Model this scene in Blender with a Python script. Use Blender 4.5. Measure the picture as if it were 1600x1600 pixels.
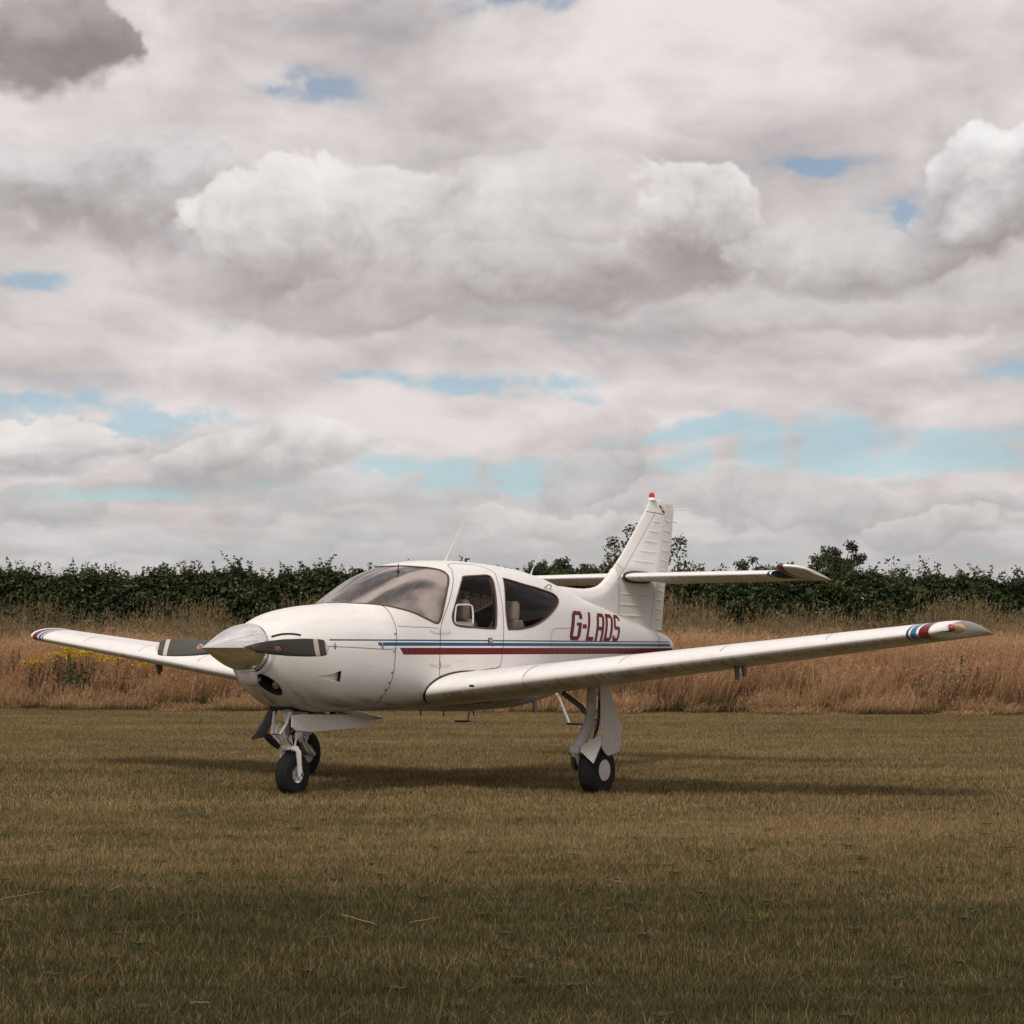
import bpy, math, random
import numpy as np
from mathutils import Vector, Matrix
from mathutils.geometry import delaunay_2d_cdt

for o in list(bpy.data.objects): bpy.data.objects.remove(o)
scene = bpy.context.scene
COL = scene.collection
PI = math.pi

# ------------------------------------------------------------------ camera
F_PX, PITCH, CAM_H = 3346.155, .0641, 1.2235
cam = bpy.data.cameras.new('camera')
cam.sensor_width = 36; cam.lens = 36 * F_PX / 1600
cam.clip_start = .1; cam.clip_end = 6000
camo = bpy.data.objects.new('camera', cam); COL.objects.link(camo)
camo.location = (0, 0, CAM_H); camo.rotation_euler = (PI / 2 + PITCH, 0, 0)
scene.camera = camo
scene.view_settings.view_transform = 'Standard'
scene.view_settings.look = 'None'
scene.view_settings.gamma = 1
scene.view_settings.use_curve_mapping = False
scene.view_settings.exposure = 0.0
scene.render.engine = 'CYCLES'
scene.cycles.max_bounces = 8
scene.cycles.transparent_max_bounces = 12

# ------------------------------------------------------------------ sun
SUN_AZ, SUN_EL = math.radians(200), math.radians(50)      # azimuth clockwise from +Y
sv = Vector((math.sin(SUN_AZ) * math.cos(SUN_EL), math.cos(SUN_AZ) * math.cos(SUN_EL), math.sin(SUN_EL)))
sun = bpy.data.lights.new('sun', 'SUN'); sun.energy = 2.0; sun.angle = math.radians(14); sun.color = (1, .93, .84)
suno = bpy.data.objects.new('sun', sun); COL.objects.link(suno)
suno.rotation_euler = sv.to_track_quat('Z', 'Y').to_euler(); suno.location = (0, -20, 30)

# ------------------------------------------------------------------ node helper
class NT_:
    def __init__(s, tree): s.t = tree; s.n = tree.nodes; s.l = tree.links
    def node(s, typ, **kw):
        n = s.n.new(typ)
        for k, v in kw.items(): setattr(n, k, v)
        return n
    def put(s, sock, v):
        if isinstance(v, bpy.types.NodeSocket): s.l.new(v, sock)
        elif v is not None:
            try: sock.default_value = v
            except Exception: sock.default_value = (*v, 1)
    def m(s, op, a, b=None, c=None, clamp=False):
        n = s.node('ShaderNodeMath', operation=op); n.use_clamp = clamp
        for i, v in enumerate((a, b, c)):
            if v is not None: s.put(n.inputs[i], v)
        return n.outputs[0]
    def v(s, op, a, b=None, scale=None):
        n = s.node('ShaderNodeVectorMath', operation=op); s.put(n.inputs[0], a)
        if b is not None: s.put(n.inputs[1], b)
        if scale is not None: s.put(n.inputs['Scale'], scale)
        return n.outputs['Value'] if op in ('LENGTH', 'DOT_PRODUCT') else n.outputs[0]
    def xyz(s, x, y, z):
        n = s.node('ShaderNodeCombineXYZ')
        for i, q in enumerate((x, y, z)): s.put(n.inputs[i], q)
        return n.outputs[0]
    def sep(s, v):
        n = s.node('ShaderNodeSeparateXYZ'); s.put(n.inputs[0], v); return n.outputs
    def noise(s, vec, scale, detail=4, rough=.5, dist=0, color=False):
        n = s.node('ShaderNodeTexNoise'); s.put(n.inputs['Vector'], vec)
        s.put(n.inputs['Scale'], scale); s.put(n.inputs['Detail'], detail); s.put(n.inputs['Roughness'], rough); s.put(n.inputs['Distortion'], dist)
        return n.outputs['Color' if color else 'Fac']
    def mix(s, f, a, b, typ='MIX'):
        n = s.node('ShaderNodeMix', data_type='RGBA', blend_type=typ); n.clamp_factor = True
        s.put(n.inputs[0], f); s.put(n.inputs[6], a); s.put(n.inputs[7], b); return n.outputs[2]
    def mixf(s, f, a, b):
        n = s.node('ShaderNodeMix', data_type='FLOAT'); s.put(n.inputs[0], f); s.put(n.inputs[2], a); s.put(n.inputs[3], b); return n.outputs[0]
    def step(s, x, a, b):      # smoothstep
        n = s.node('ShaderNodeMapRange', interpolation_type='SMOOTHSTEP'); s.put(n.inputs[0], x)
        s.put(n.inputs[1], a); s.put(n.inputs[2], b); n.inputs[3].default_value = 0; n.inputs[4].default_value = 1
        return n.outputs[0]
    def ramp(s, f, stops):
        n = s.node('ShaderNodeValToRGB'); s.put(n.inputs[0], f); e = n.color_ramp.elements
        while len(e) < len(stops): e.new(.5)
        for el, (p, c) in zip(e, stops): el.position = p; el.color = (*c, 1)
        return n.outputs[0]

# ------------------------------------------------------------------ world: Nishita sky behind a broken cloud deck
# The clouds are synthesised here from gradient noise over azimuth and elevation (all round the horizon, denser sampling ahead).
def perlin(x, y, seed):
    r = np.random.default_rng(seed); ga = r.random((64, 64)) * 2 * PI; gx_, gy_ = np.cos(ga).astype(np.float32), np.sin(ga).astype(np.float32)
    xi = np.floor(x).astype(np.int32); yi = np.floor(y).astype(np.int32); fx = (x - xi).astype(np.float32); fy = (y - yi).astype(np.float32)
    u = fx * fx * fx * (fx * (fx * 6 - 15) + 10); v = fy * fy * fy * (fy * (fy * 6 - 15) + 10)
    def g(i, j):
        a = (xi + i) & 63; b = (yi + j) & 63; return gx_[b, a] * (fx - i) + gy_[b, a] * (fy - j)
    n0 = g(0, 0) * (1 - u) + g(1, 0) * u; n1 = g(0, 1) * (1 - u) + g(1, 1) * u
    return (n0 * (1 - v) + n1 * v) * 1.5
def fbm(x, y, seed, octv=5, gain=.5, billow=False):
    t = 0; a = 1; tot = 0
    for k in range(octv):
        n = perlin(x * 2 ** k, y * 2 ** k, seed + k); t = t + a * (np.abs(n) * 2 - .55 if billow else n); tot += a; a *= gain
    return t / tot
def sst(x, a, b):
    t = np.clip((x - a) / (b - a), 0, 1); return t * t * (3 - 2 * t)
def ang(u, v): return math.atan((u - 800) / F_PX), PITCH + math.atan((800 - v) / F_PX)
GAPS = [(840, -4, 120, 26, .85), (520, 122, 60, 26, .60), (470, 145, 70, 20, .45), (1275, 264, 62, 18, .72), (1430, 345, 80, 36, .62), (1500, 300, 50, 26, .40), (60, 450, 62, 18, .62), (60, 628, 130, 14, .70),
        (250, 662, 180, 30, .95), (820, 598, 150, 18, .80), (560, 590, 110, 12, .55), (900, 622, 90, 12, .5), (1190, 676, 190, 24, 1.0), (1300, 728, 320, 22, 1.0), (720, 748, 140, 30, .85), (1585, 588, 60, 18, .55),
        (330, 500, 45, 22, .35), (250, 372, 80, 24, .30), (120, 780, 150, 10, .6), (1480, 690, 160, 12, .45), (605, 742, 40, 30, .7), (1020, 690, 90, 14, .5)]
WH, LT = (.805, .78, .768), (.68, .66, .65)
# (u, v, half width, half height, crown colour, base colour, opacity, flat base)
HEAPS = [(1150, 478, 640, 62, (.60, .57, .56), (.43, .395, .395), .75), (650, 256, 74, 30, (.62, .60, .59), (.52, .49, .485), .55), (765, 270, 55, 24, (.64, .62, .61), (.55, .52, .51), .45),
         (185, 322, 240, 105, (.67, .66, .655), (.36, .325, .32), .95), (520, 385, 235, 122, WH, (.38, .34, .335), .92), (770, 345, 190, 80, (.74, .72, .71), (.50, .465, .46), .70),
         (880, 432, 260, 62, (.62, .59, .58), (.345, .305, .305), .85), (1080, 370, 138, 98, WH, (.35, .31, .31), 1.0), (1345, 405, 210, 62, (.67, .645, .635), (.355, .32, .32), .92),
         (1565, 335, 150, 110, (.82, .81, .80), (.335, .30, .30), 1.0), (570, 470, 190, 62, (.56, .52, .515), (.34, .30, .295), .55), (20, 92, 165, 98, (.45, .41, .408), (.285, .25, .248), 1.0),
         (75, 708, 118, 72, (.76, .73, .71), (.41, .41, .43), 1.0), (300, 742, 90, 40, (.74, .71, .69), (.42, .42, .435), .9), (480, 722, 150, 64, (.78, .75, .72), (.44, .43, .44), .97),
         (905, 752, 95, 48, (.62, .60, .60), (.43, .425, .44), .80), (1300, 792, 420, 36, (.60, .585, .575), (.43, .43, .445), .8),
         (860, 818, 110, 30, (.73, .705, .68), (.50, .49, .49), .85), (1450, 824, 140, 36, (.69, .67, .645), (.45, .445, .455), .85), (55, 798, 105, 24, (.56, .55, .56), (.43, .435, .455), .65),
         (420, 866, 430, 18, (.58, .585, .60), (.46, .48, .50), .5), (1180, 862, 280, 18, (.62, .61, .6), (.5, .5, .51), .6), (560, 800, 200, 26, (.60, .59, .59), (.47, .47, .48), .6)]
def clouds(A, E, heaps):
    dz = np.maximum(np.sin(E), 0); inv = 1 / (dz + .09); px_ = np.sin(A) * np.cos(E) * inv; py_ = np.cos(A) * np.cos(E) * inv
    w1x, w1y = fbm(A * 9, E * 16, 11, 4), fbm(A * 9 + 5, E * 16 + 9, 17, 4); w2x, w2y = fbm(A * 42, E * 60, 23, 4, .55), fbm(A * 42 + 3, E * 60 + 7, 29, 4, .55)
    d1 = fbm(px_ * 1.1 + w1x * .3, py_ * .9 + w1y * .3, 41, 7, .52); d2 = fbm(px_ * 3.1, py_ * 2.1, 47, 5, .5); d3 = fbm(A * 13 + w1x * .8, E * 22 + w1y * .5, 53, 5, .5)
    lum = np.clip(.590 + .24 * d1 + .16 * d2 + .22 * d3 + .05 * w2x, .36, .74)
    lum = lum * (.96 + .30 * np.sin(np.maximum(E, 0)))          # overcast: brighter toward the zenith
    warm = sst(lum, .42, .66)[..., None]
    col = lum[..., None] * ((1 - warm) * np.array((1.075, .97, .96)) + warm * np.array((1.05, .985, .97)))
    cov = .62 + .75 * d1 + .30 * d2 + .25 * d3
    if heaps:
        for u, v, ru, rv, k in GAPS:
            a0, e0 = ang(u, v); qa = (A + w1x * .022 + w2x * .010 - a0) / (ru / F_PX); qe = (E + w1y * .009 + w2y * .004 - e0) / (rv / F_PX)
            cov = cov - k * 1.0 * np.exp(-1.15 * (qa * qa + qe * qe)) * (1 + 1.5 * w2x + .7 * w1y)
    alpha = .34 + .66 * sst(cov, -.06, .60)
    # cumulus: billowed outlines, lit crowns, flat shaded bases
    bil = fbm(A * 26 + w1x, E * 34 + w1y, 61, 5, .5, True); bil2 = fbm(A * 75, E * 95, 71, 3, .5, True)
    WXs = A + w1x * .038 + w2x * .010; WYs = E + w1y * .022 + w2y * .007
    for u, v, ru, rv, ct, cb, op in (heaps or []):
        a0, e0 = ang(u, v); qx = (WXs - a0) / (ru / F_PX); qy = (WYs - e0) / (rv / F_PX)
        sel = (np.abs(qx) < 1.9) & (np.abs(qy) < 2.2)
        if not sel.any(): continue
        x, y = qx[sel], qy[sel]; b1, b2 = bil[sel], bil2[sel]
        yy = np.where(y < 0, y * 1.25, y); r2 = x * x + yy * yy - .36 * b1 - .13 * b2
        edge = np.where(y > 0, .20, .20 + np.minimum(1, -y * 1.2) * .70); dn = sst(1 - r2, -edge * .35, edge) * op
        tone = sst(y - .10 * x + .22 * b1 + .07 * b2 + .75 * w1x[sel] + .25 * w2x[sel], -.80, .75)[:, None]
        cc = (np.array(cb) * (1 - tone) + np.array(ct) * tone) * (1 + .16 * d3[sel] + .07 * b1 + .10 * w2y[sel])[:, None]
        dn1 = dn[:, None]; col[sel] = col[sel] * (1 - dn1 * 1) + cc * dn1; alpha[sel] = 1 - (1 - alpha[sel]) * (1 - dn)
    col = col * (1 + .025 * bil + .012 * bil2)[..., None]
    col = col * np.array((1.005, .995, .988))
    hz = (sst(E, .080, .010) * .62)[..., None]; col = col * (1 - hz) + np.array((.405, .42, .435)) * hz
    alpha = np.maximum(alpha, sst(E, .045, .004) * .8)
    return np.concatenate([np.clip(col, 0, 1), np.clip(alpha, 0, 1)[..., None]], -1).astype(np.float32)
def sky_image(name, a0, a1, e0, e1, wpx, hpx, heaps):
    A, E = np.meshgrid(np.linspace(a0, a1, wpx, dtype=np.float32), np.linspace(e0, e1, hpx, dtype=np.float32))
    im = bpy.data.images.new(name, wpx, hpx, alpha=True, float_buffer=True); im.colorspace_settings.name = 'Non-Color'; im.alpha_mode = 'CHANNEL_PACKED'
    im.pixels.foreach_set(clouds(A, E, heaps).ravel()); im.update(); im.pack(); return im
AH0, AH1, EH0, EH1 = -.34, .34, -.01, .36
im_near = sky_image('cloud_field_ahead', AH0, AH1, EH0, EH1, 1500, 816, HEAPS)
im_all = sky_image('cloud_field_all_round', -PI, PI, -.02, PI / 2, 1400, 350, None)
world = bpy.data.worlds.new('World'); scene.world = world; world.use_nodes = True
world.cycles.sampling_method = 'MANUAL'; world.cycles.sample_map_resolution = 512
w = NT_(world.node_tree); w.n.clear()
sky = w.node('ShaderNodeTexSky', sky_type='NISHITA'); sky.sun_disc = False
sky.sun_elevation = SUN_EL; sky.sun_rotation = SUN_AZ; sky.air_density = 1.0; sky.dust_density = .0; sky.ozone_density = 3.5; sky.altitude = 100
D = w.v('NORMALIZE', w.node('ShaderNodeTexCoord').outputs['Generated']); dx, dy, dz = w.sep(D)
az = w.m('ARCTAN2', dx, dy); el = w.m('ARCSINE', dz)
SKY = 0.1
blue = w.mix(1.0, sky.outputs[0], (SKY * .82, SKY * .90, SKY * .84), 'MULTIPLY')
def cloud_tex(im, a0, a1, e0, e1):
    n = w.node('ShaderNodeTexImage', image=im, interpolation='Cubic', extension='EXTEND')
    w.put(n.inputs[0], w.xyz(w.m('DIVIDE', w.m('SUBTRACT', az, a0), a1 - a0), w.m('DIVIDE', w.m('SUBTRACT', el, e0), e1 - e0), 0)); return n.outputs
ca, cn = cloud_tex(im_all, -PI, PI, -.02, PI / 2), cloud_tex(im_near, AH0, AH1, EH0, EH1)
inside = w.m('MULTIPLY', w.step(w.m('ABSOLUTE', az), .335, .285), w.step(el, .355, .305))
ccol = w.mix(inside, ca[0], cn[0]); calp = w.mixf(inside, ca[1], cn[1])
c = w.mix(calp, blue, ccol)
bg = w.node('ShaderNodeBackground'); w.put(bg.inputs[0], c); bg.inputs[1].default_value = 1.0
out = w.node('ShaderNodeOutputWorld'); w.l.new(bg.outputs[0], out.inputs[0])

# ------------------------------------------------------------------ materials
def new_mat(name):
    m = bpy.data.materials.new(name); m.use_nodes = True; t = NT_(m.node_tree)
    return m, t, m.node_tree.nodes['Principled BSDF']
def simple(name, col, rough=.5, metal=0, spec=.5, var=.12, scale=8, coat=0, bump=0):
    m, t, p = new_mat(name); oc = t.node('ShaderNodeTexCoord').outputs['Object']
    n = t.noise(oc, scale, 5, .6)
    t.put(p.inputs['Base Color'], t.mix(n, [x * (1 - var) for x in col] + [1], [min(1, x * (1 + var)) for x in col] + [1]))
    t.put(p.inputs['Roughness'], t.mixf(n, rough * .85, min(1, rough * 1.2)))
    p.inputs['Metallic'].default_value = metal; p.inputs['Specular IOR Level'].default_value = spec; p.inputs['Coat Weight'].default_value = coat
    if bump:
        b = t.node('ShaderNodeBump'); b.inputs['Strength'].default_value = bump; b.inputs['Distance'].default_value = .01
        t.put(b.inputs['Height'], n); t.l.new(b.outputs[0], p.inputs['Normal'])
    return m
BLUE = (.012, .075, .20, 1); RED = (.140, .004, .008, 1)
def paint(name, kind):
    m, t, p = new_mat(name); oc = t.node('ShaderNodeTexCoord').outputs['Object']; x, y, z = t.sep(oc)
    dirt = t.noise(t.v('MULTIPLY', oc, (1.2, 3, 6)), 2.2, 7, .62)
    fine = t.noise(oc, 38, 4, .6)
    col = t.mix(t.m('MULTIPLY', t.step(dirt, .45, .80), .38), (.83, .81, .79, 1), (.62, .575, .52, 1))
    spots = t.step(t.noise(oc, 34, 2, .5), .74, .78)
    col = t.mix(t.m('MULTIPLY', spots, .22), col, (.35, .30, .25, 1))
    def band(v, a, b, e=.0008): return t.m('MULTIPLY', t.step(v, a - e, a + e), t.step(v, b + e, b - e))
    if kind == 'fus':
        X = t.m('ADD', x, 3.0)
        def bar(z0, z1, xa, xb, slant=0):
            st = t.m('ADD', X, t.m('MULTIPLY', z, slant)); 
            return t.m('MULTIPLY', band(z, z0, z1), t.m('MULTIPLY', t.step(st, xa - .002, xa + .002), t.step(X, xb + .002, xb - .002)))
        bl = t.m('MAXIMUM', bar(1.2965, 1.3095, 1.05, 7.2), bar(1.2545, 1.2845, 1.58 + 1.27 * .3, 7.2, .3))
        rd = bar(1.178, 1.238, 1.86 + 1.21 * .8, 7.27, .8)
        nzf = t.sep(t.node('ShaderNodeNewGeometry').outputs['Normal'])[2]; oil_shade = t.noise(t.v('MULTIPLY', oc, (.5, 5, 1)), 3, 5, .6)
        col = t.mix(t.m('MULTIPLY', t.step(nzf, -.45, -.9), t.m('ADD', .35, t.m('MULTIPLY', t.step(oil_shade, .4, .7), .5))), col, (.17, .13, .09, 1))  # belly grime streaks over an even brown that paints underside shade into the colour
        chip = t.step(t.noise(oc, 26, 3, .7), .70, .74)
        col = t.mix(t.m('MULTIPLY', bl, t.m('SUBTRACT', 1, t.m('MULTIPLY', chip, .6))), col, (.012, .085, .19, 1))
        col = t.mix(t.m('MULTIPLY', rd, t.m('SUBTRACT', 1, t.m('MULTIPLY', chip, .6))), col, RED)
    if kind in ('wing', 'stab'):
        ay = t.m('ABSOLUTE', y)
        q = [(4.865, 4.885, (.01, .05, .09, 1)), (4.90, 4.945, (.02, .13, .27, 1)), (4.965, 5.045, RED)] if kind == 'wing' else \
            [(1.72, 1.745, (.012, .03, .05, 1)), (1.765, 1.80, (.012, .03, .05, 1)), (1.815, 1.88, RED)]
        for a, b, cc in q: col = t.mix(band(ay, a, b), col, cc)
        # grime streaks trailing aft, over brown painting in underside shade and grass reflection
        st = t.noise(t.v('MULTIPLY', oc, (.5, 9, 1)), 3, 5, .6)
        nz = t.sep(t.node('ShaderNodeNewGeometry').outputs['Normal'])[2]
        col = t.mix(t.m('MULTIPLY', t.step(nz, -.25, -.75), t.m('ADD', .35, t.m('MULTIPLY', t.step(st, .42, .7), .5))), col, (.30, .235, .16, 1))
    t.put(p.inputs['Base Color'], col)
    t.put(p.inputs['Roughness'], t.mixf(fine, .25, .31)); p.inputs['Specular IOR Level'].default_value = .32
    b = t.node('ShaderNodeBump'); b.inputs['Strength'].default_value = .05; b.inputs['Distance'].default_value = .02
    t.put(b.inputs['Height'], t.noise(oc, 4, 1, .4)); t.l.new(b.outputs[0], p.inputs['Normal'])
    return m
M = {}
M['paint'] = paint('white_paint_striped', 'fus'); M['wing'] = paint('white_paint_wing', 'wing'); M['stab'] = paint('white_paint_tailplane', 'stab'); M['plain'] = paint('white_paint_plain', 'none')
M['seam'] = simple('panel_gap', (.05, .042, .036), .8)
M['rivet'] = simple('rivet_heads', (.46, .43, .40), .5)
M['seal'] = simple('black_rubber_seal', (.016, .016, .018), .55)
M['tyre'] = simple('tyre_rubber', (.007, .0068, .0066), .85, scale=30, bump=.2, var=.3)
M['steel'] = simple('worn_metal', (.42, .40, .38), .35, 1.0, scale=20)
M['chrome'] = simple('polished_spinner', (.93, .90, .87), .022, 1.0, var=.02)
M['gearwhite'] = simple('gear_paint', (.68, .65, .61), .42, scale=25, var=.2)
M['geargrey'] = simple('gear_door_grey', (.16, .16, .155), .35, scale=12)
M['dark'] = simple('dark_cavity', (.012, .011, .010), .8)
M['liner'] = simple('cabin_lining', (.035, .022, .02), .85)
M['trim'] = simple('window_trim', (.085, .05, .032), .5)
M['seat'] = simple('beige_leather', (.42, .37, .30), .55, scale=14, bump=.15)
M['carpet'] = simple('red_brown_fabric', (.07, .018, .018), .9)
M['regred'] = simple('registration_red', (.140, .004, .008), .45, spec=.2, var=.12, scale=20)
M['antenna'] = simple('antenna_white', (.62, .60, .57), .4)
M['black'] = simple('black_plastic', (.015, .015, .016), .45)
M['lensred'] = simple('red_lens', (.55, .012, .01), .12, spec=.8, var=.05)
M['peach'] = simple('faded_lens_fairing', (.68, .46, .29), .3, var=.08)
M['lamp'] = simple('lamp_reflector', (.22, .22, .19), .2, .3)
M['lensfaded'] = simple('faded_red_lens', (.26, .055, .04), .3)
M['decalred'] = simple('decal_red', (.42, .05, .02), .4, var=.05)
M['decalwhite'] = simple('decal_white', (.62, .58, .5), .4, var=.05)
def blade_mat():
    m, t, p = new_mat('propeller_blade'); oc = t.node('ShaderNodeTexCoord').outputs['Object']; x, y, z = t.sep(oc)
    ay = t.m('ABSOLUTE', y)
    col = t.mix(t.noise(oc, 30, 4), (.062, .062, .053, 1), (.098, .095, .082, 1))
    wh = t.m('MULTIPLY', t.step(ay, .804, .806), t.step(ay, .853, .851))
    wh = t.m('MAXIMUM', wh, t.step(ay, .918, .921))
    t.put(p.inputs['Base Color'], t.mix(wh, col, (.66, .62, .55, 1))); p.inputs['Roughness'].default_value = .45
    return m
M['blade'] = blade_mat()
def glass(name, tint, haze, hazecol, streak=False, ior=1.5):
    m, t, p = new_mat(name); t.n.remove(p); oc = t.node('ShaderNodeTexCoord').outputs['Object']
    tr = t.node('ShaderNodeBsdfTransparent'); tr.inputs[0].default_value = (*tint, 1)
    gl = t.node('ShaderNodeBsdfGlossy'); gl.inputs['Roughness'].default_value = .03; gl.inputs['Color'].default_value = (.95, .95, .95, 1)
    df = t.node('ShaderNodeBsdfDiffuse'); df.inputs[0].default_value = (*hazecol, 1)
    fr = t.node('ShaderNodeFresnel'); fr.inputs['IOR'].default_value = ior
    if streak:
        r = t.node('ShaderNodeVectorRotate', rotation_type='EULER_XYZ'); t.put(r.inputs['Vector'], oc); r.inputs['Rotation'].default_value = (.5, .7, .35)
        n = t.noise(t.v('MULTIPLY', r.outputs[0], (.35, 5.0, 1.2)), 2.0, 2, .4, .2)
        hf = t.m('MULTIPLY', t.mixf(t.step(n, .40, .64), .06, 1.0), haze)  # beige streaks painted as diffuse haze, standing for cloud reflections on crazed acrylic
    else: hf = haze
    m1 = t.node('ShaderNodeMixShader'); t.put(m1.inputs[0], hf); t.l.new(tr.outputs[0], m1.inputs[1]); t.l.new(df.outputs[0], m1.inputs[2])
    m2 = t.node('ShaderNodeMixShader'); t.l.new(fr.outputs[0], m2.inputs[0]); t.l.new(m1.outputs[0], m2.inputs[1]); t.l.new(gl.outputs[0], m2.inputs[2])
    t.l.new(m2.outputs[0], t.n['Material Output'].inputs[0])
    return m
M['windshield'] = glass('crazed_windshield_sky_streaks', (.72, .64, .60), .55, (.66, .55, .49), True, 1.9)
M['glass'] = glass('smoked_side_window', (.80, .77, .75), .0, (.3, .28, .26), False, 1.14)

# ------------------------------------------------------------------ mesh helpers
AO = Vector((3, 0, 0))
class MB:
    """collects vertices and faces in aircraft coordinates (X aft, P to port, Z up) or raw coordinates"""
    def __init__(s): s.v = []; s.f = []; s.mi = []
    def add(s, vs, fs, mi=0):
        b = len(s.v); s.v += [tuple(map(float, q)) for q in vs]; s.f += [tuple(b + i for i in f) for f in fs]; s.mi += [mi] * len(fs); return s
    def grid(s, rows, cu=False, cv=False, mi=0):
        nu, nv = len(rows), len(rows[0]); fs = []
        for i in range(nu if cu else nu - 1):
            for j in range(nv if cv else nv - 1):
                fs.append((i * nv + j, ((i + 1) % nu) * nv + j, ((i + 1) % nu) * nv + (j + 1) % nv, i * nv + (j + 1) % nv))
        return s.add([q for r in rows for q in r], fs, mi)
    def tube(s, pts, rad, n=10, caps=True, mi=0, flat=None):
        pts = [Vector(q) for q in pts]; rad = rad if hasattr(rad, '__len__') else [rad] * len(pts)
        T = [(pts[min(i + 1, len(pts) - 1)] - pts[max(i - 1, 0)]).normalized() for i in range(len(pts))]
        N = T[0].orthogonal().normalized() if flat is None else Vector(flat).normalized(); rows = []
        for i, q in enumerate(pts):
            N = (N - T[i] * N.dot(T[i])).normalized(); B = T[i].cross(N)
            rows.append([q + N * (math.cos(2 * PI * k / n) * rad[i]) + B * (math.sin(2 * PI * k / n) * rad[i]) for k in range(n)])
        b = len(s.v); s.grid(rows, cv=True, mi=mi)
        if caps:
            s.f.append(tuple(range(b, b + n))); s.mi.append(mi)
            e = b + (len(pts) - 1) * n; s.f.append(tuple(range(e, e + n))); s.mi.append(mi)
        return s
    def lathe(s, prof, origin, axis, n=32, mi=0, close=False):
        """prof: list of (along axis, radius)"""
        a = Vector(axis).normalized(); u = a.orthogonal().normalized(); q = a.cross(u); o = Vector(origin)
        rows = [[o + a * h + (u * math.cos(2 * PI * k / n) + q * math.sin(2 * PI * k / n)) * r for k in range(n)] for h, r in prof]
        return s.grid(rows, cu=close, cv=True, mi=mi)
    def box(s, c, size, rot=None, bev=.0, mi=0):
        c = Vector(c); hx, hy, hz = [q / 2 for q in size]; R = rot if rot is not None else Matrix.Identity(3)
        if bev <= 0:
            vs = [c + R @ Vector((x * hx, y * hy, z * hz)) for x in (-1, 1) for y in (-1, 1) for z in (-1, 1)]
            return s.add(vs, [(0, 1, 3, 2), (4, 6, 7, 5), (0, 4, 5, 1), (2, 3, 7, 6), (0, 2, 6, 4), (1, 5, 7, 3)], mi)
        rows = []; b = bev
        for zz, ins in ((-hz, b), (-hz + b, 0), (hz - b, 0), (hz, b)):
            ring = []
            for sx, sy in ((1, 1), (-1, 1), (-1, -1), (1, -1)):
                for k in range(4):
                    a = math.atan2(sy, sx) - PI / 4 + k * PI / 6
                    ring.append(c + R @ Vector((sx * (hx - b) + math.cos(a) * (b - ins * .7), sy * (hy - b) + math.sin(a) * (b - ins * .7), zz)))
            rows.append(ring)
        bb = len(s.v); s.grid(rows, cv=True, mi=mi); n = 16
        s.f.append(tuple(range(bb, bb + n))); s.mi.append(mi); s.f.append(tuple(range(bb + 3 * n, bb + 4 * n))); s.mi.append(mi); return s
    def prism(s, poly, thick, mi=0):
        """poly: planar 3D points; extruded symmetrically along its normal"""
        P_ = [Vector(q) for q in poly]; n = Vector((0, 0, 0))
        for i in range(len(P_)): n += (P_[i] - P_[0]).cross(P_[(i + 1) % len(P_)] - P_[0])
        n.normalize(); k = len(P_)
        vs = [q + n * thick / 2 for q in P_] + [q - n * thick / 2 for q in P_]
        return s.add(vs, [tuple(range(k)), tuple(range(2 * k - 1, k - 1, -1))] + [(i, i + k, (i + 1) % k + k, (i + 1) % k) for i in range(k)], mi)
    def build(s, name, mats, parent=None, air=True, mirror=False, smooth=True, normals=None, angle=.6):
        v = np.array(s.v, float).reshape(-1, 3)
        if air:
            v = v.copy(); v[:, 0] -= AO.x; v[:, 1] *= (1 if mirror else -1)
        me = bpy.data.meshes.new(name); me.from_pydata(v.tolist(), [], s.f)
        mats = mats if isinstance(mats, (list, tuple)) else [mats]
        for m in mats: me.materials.append(M[m] if isinstance(m, str) else m)
        if len(mats) > 1: me.polygons.foreach_set('material_index', s.mi)
        me.validate(); me.update()
        import bmesh
        bm = bmesh.new(); bm.from_mesh(me)
        if normals is None: bmesh.ops.recalc_face_normals(bm, faces=bm.faces)
        bm.to_mesh(me); bm.free()
        if smooth:
            me.polygons.foreach_set('use_smooth', [True] * len(me.polygons))
            if normals is None: me.set_sharp_from_angle(angle=angle)
        o = bpy.data.objects.new(name, me); COL.objects.link(o)
        if parent: o.parent = parent
        return o
def tag(o, label=None, cat=None, group=None, kind=None):
    for k, q in (('label', label), ('category', cat), ('group', group), ('kind', kind)):
        if q: o[k] = q
    return o
def empty(name, loc=(0, 0, 0), rz=0, parent=None):
    o = bpy.data.objects.new(name, None); COL.objects.link(o); o.location = loc; o.rotation_euler = (0, 0, rz); o.empty_display_size = .3
    if parent: o.parent = parent
    return o
def np_mesh(name, v, f, mats, mi=None, attr=None, link=True, smooth=False):
    v = np.ascontiguousarray(v, np.float32); f = np.ascontiguousarray(f, np.int32); k = f.shape[1]
    me = bpy.data.meshes.new(name); me.vertices.add(len(v)); me.vertices.foreach_set('co', v.ravel())
    me.loops.add(f.size); me.loops.foreach_set('vertex_index', f.ravel()); me.polygons.add(len(f))
    me.polygons.foreach_set('loop_start', np.arange(0, f.size, k, dtype=np.int32))
    for m in (mats if isinstance(mats, (list, tuple)) else [mats]): me.materials.append(m)
    if mi is not None: me.polygons.foreach_set('material_index', np.ascontiguousarray(mi, np.int32))
    if attr is not None:
        for nm, val in attr.items():
            a = me.attributes.new(nm, 'FLOAT', 'POINT'); a.data.foreach_set('value', np.ascontiguousarray(val, np.float32))
    if smooth: me.polygons.foreach_set('use_smooth', np.ones(len(f), bool))
    me.update(calc_edges=True)
    o = bpy.data.objects.new(name, me)
    if link: COL.objects.link(o)
    return o

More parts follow.
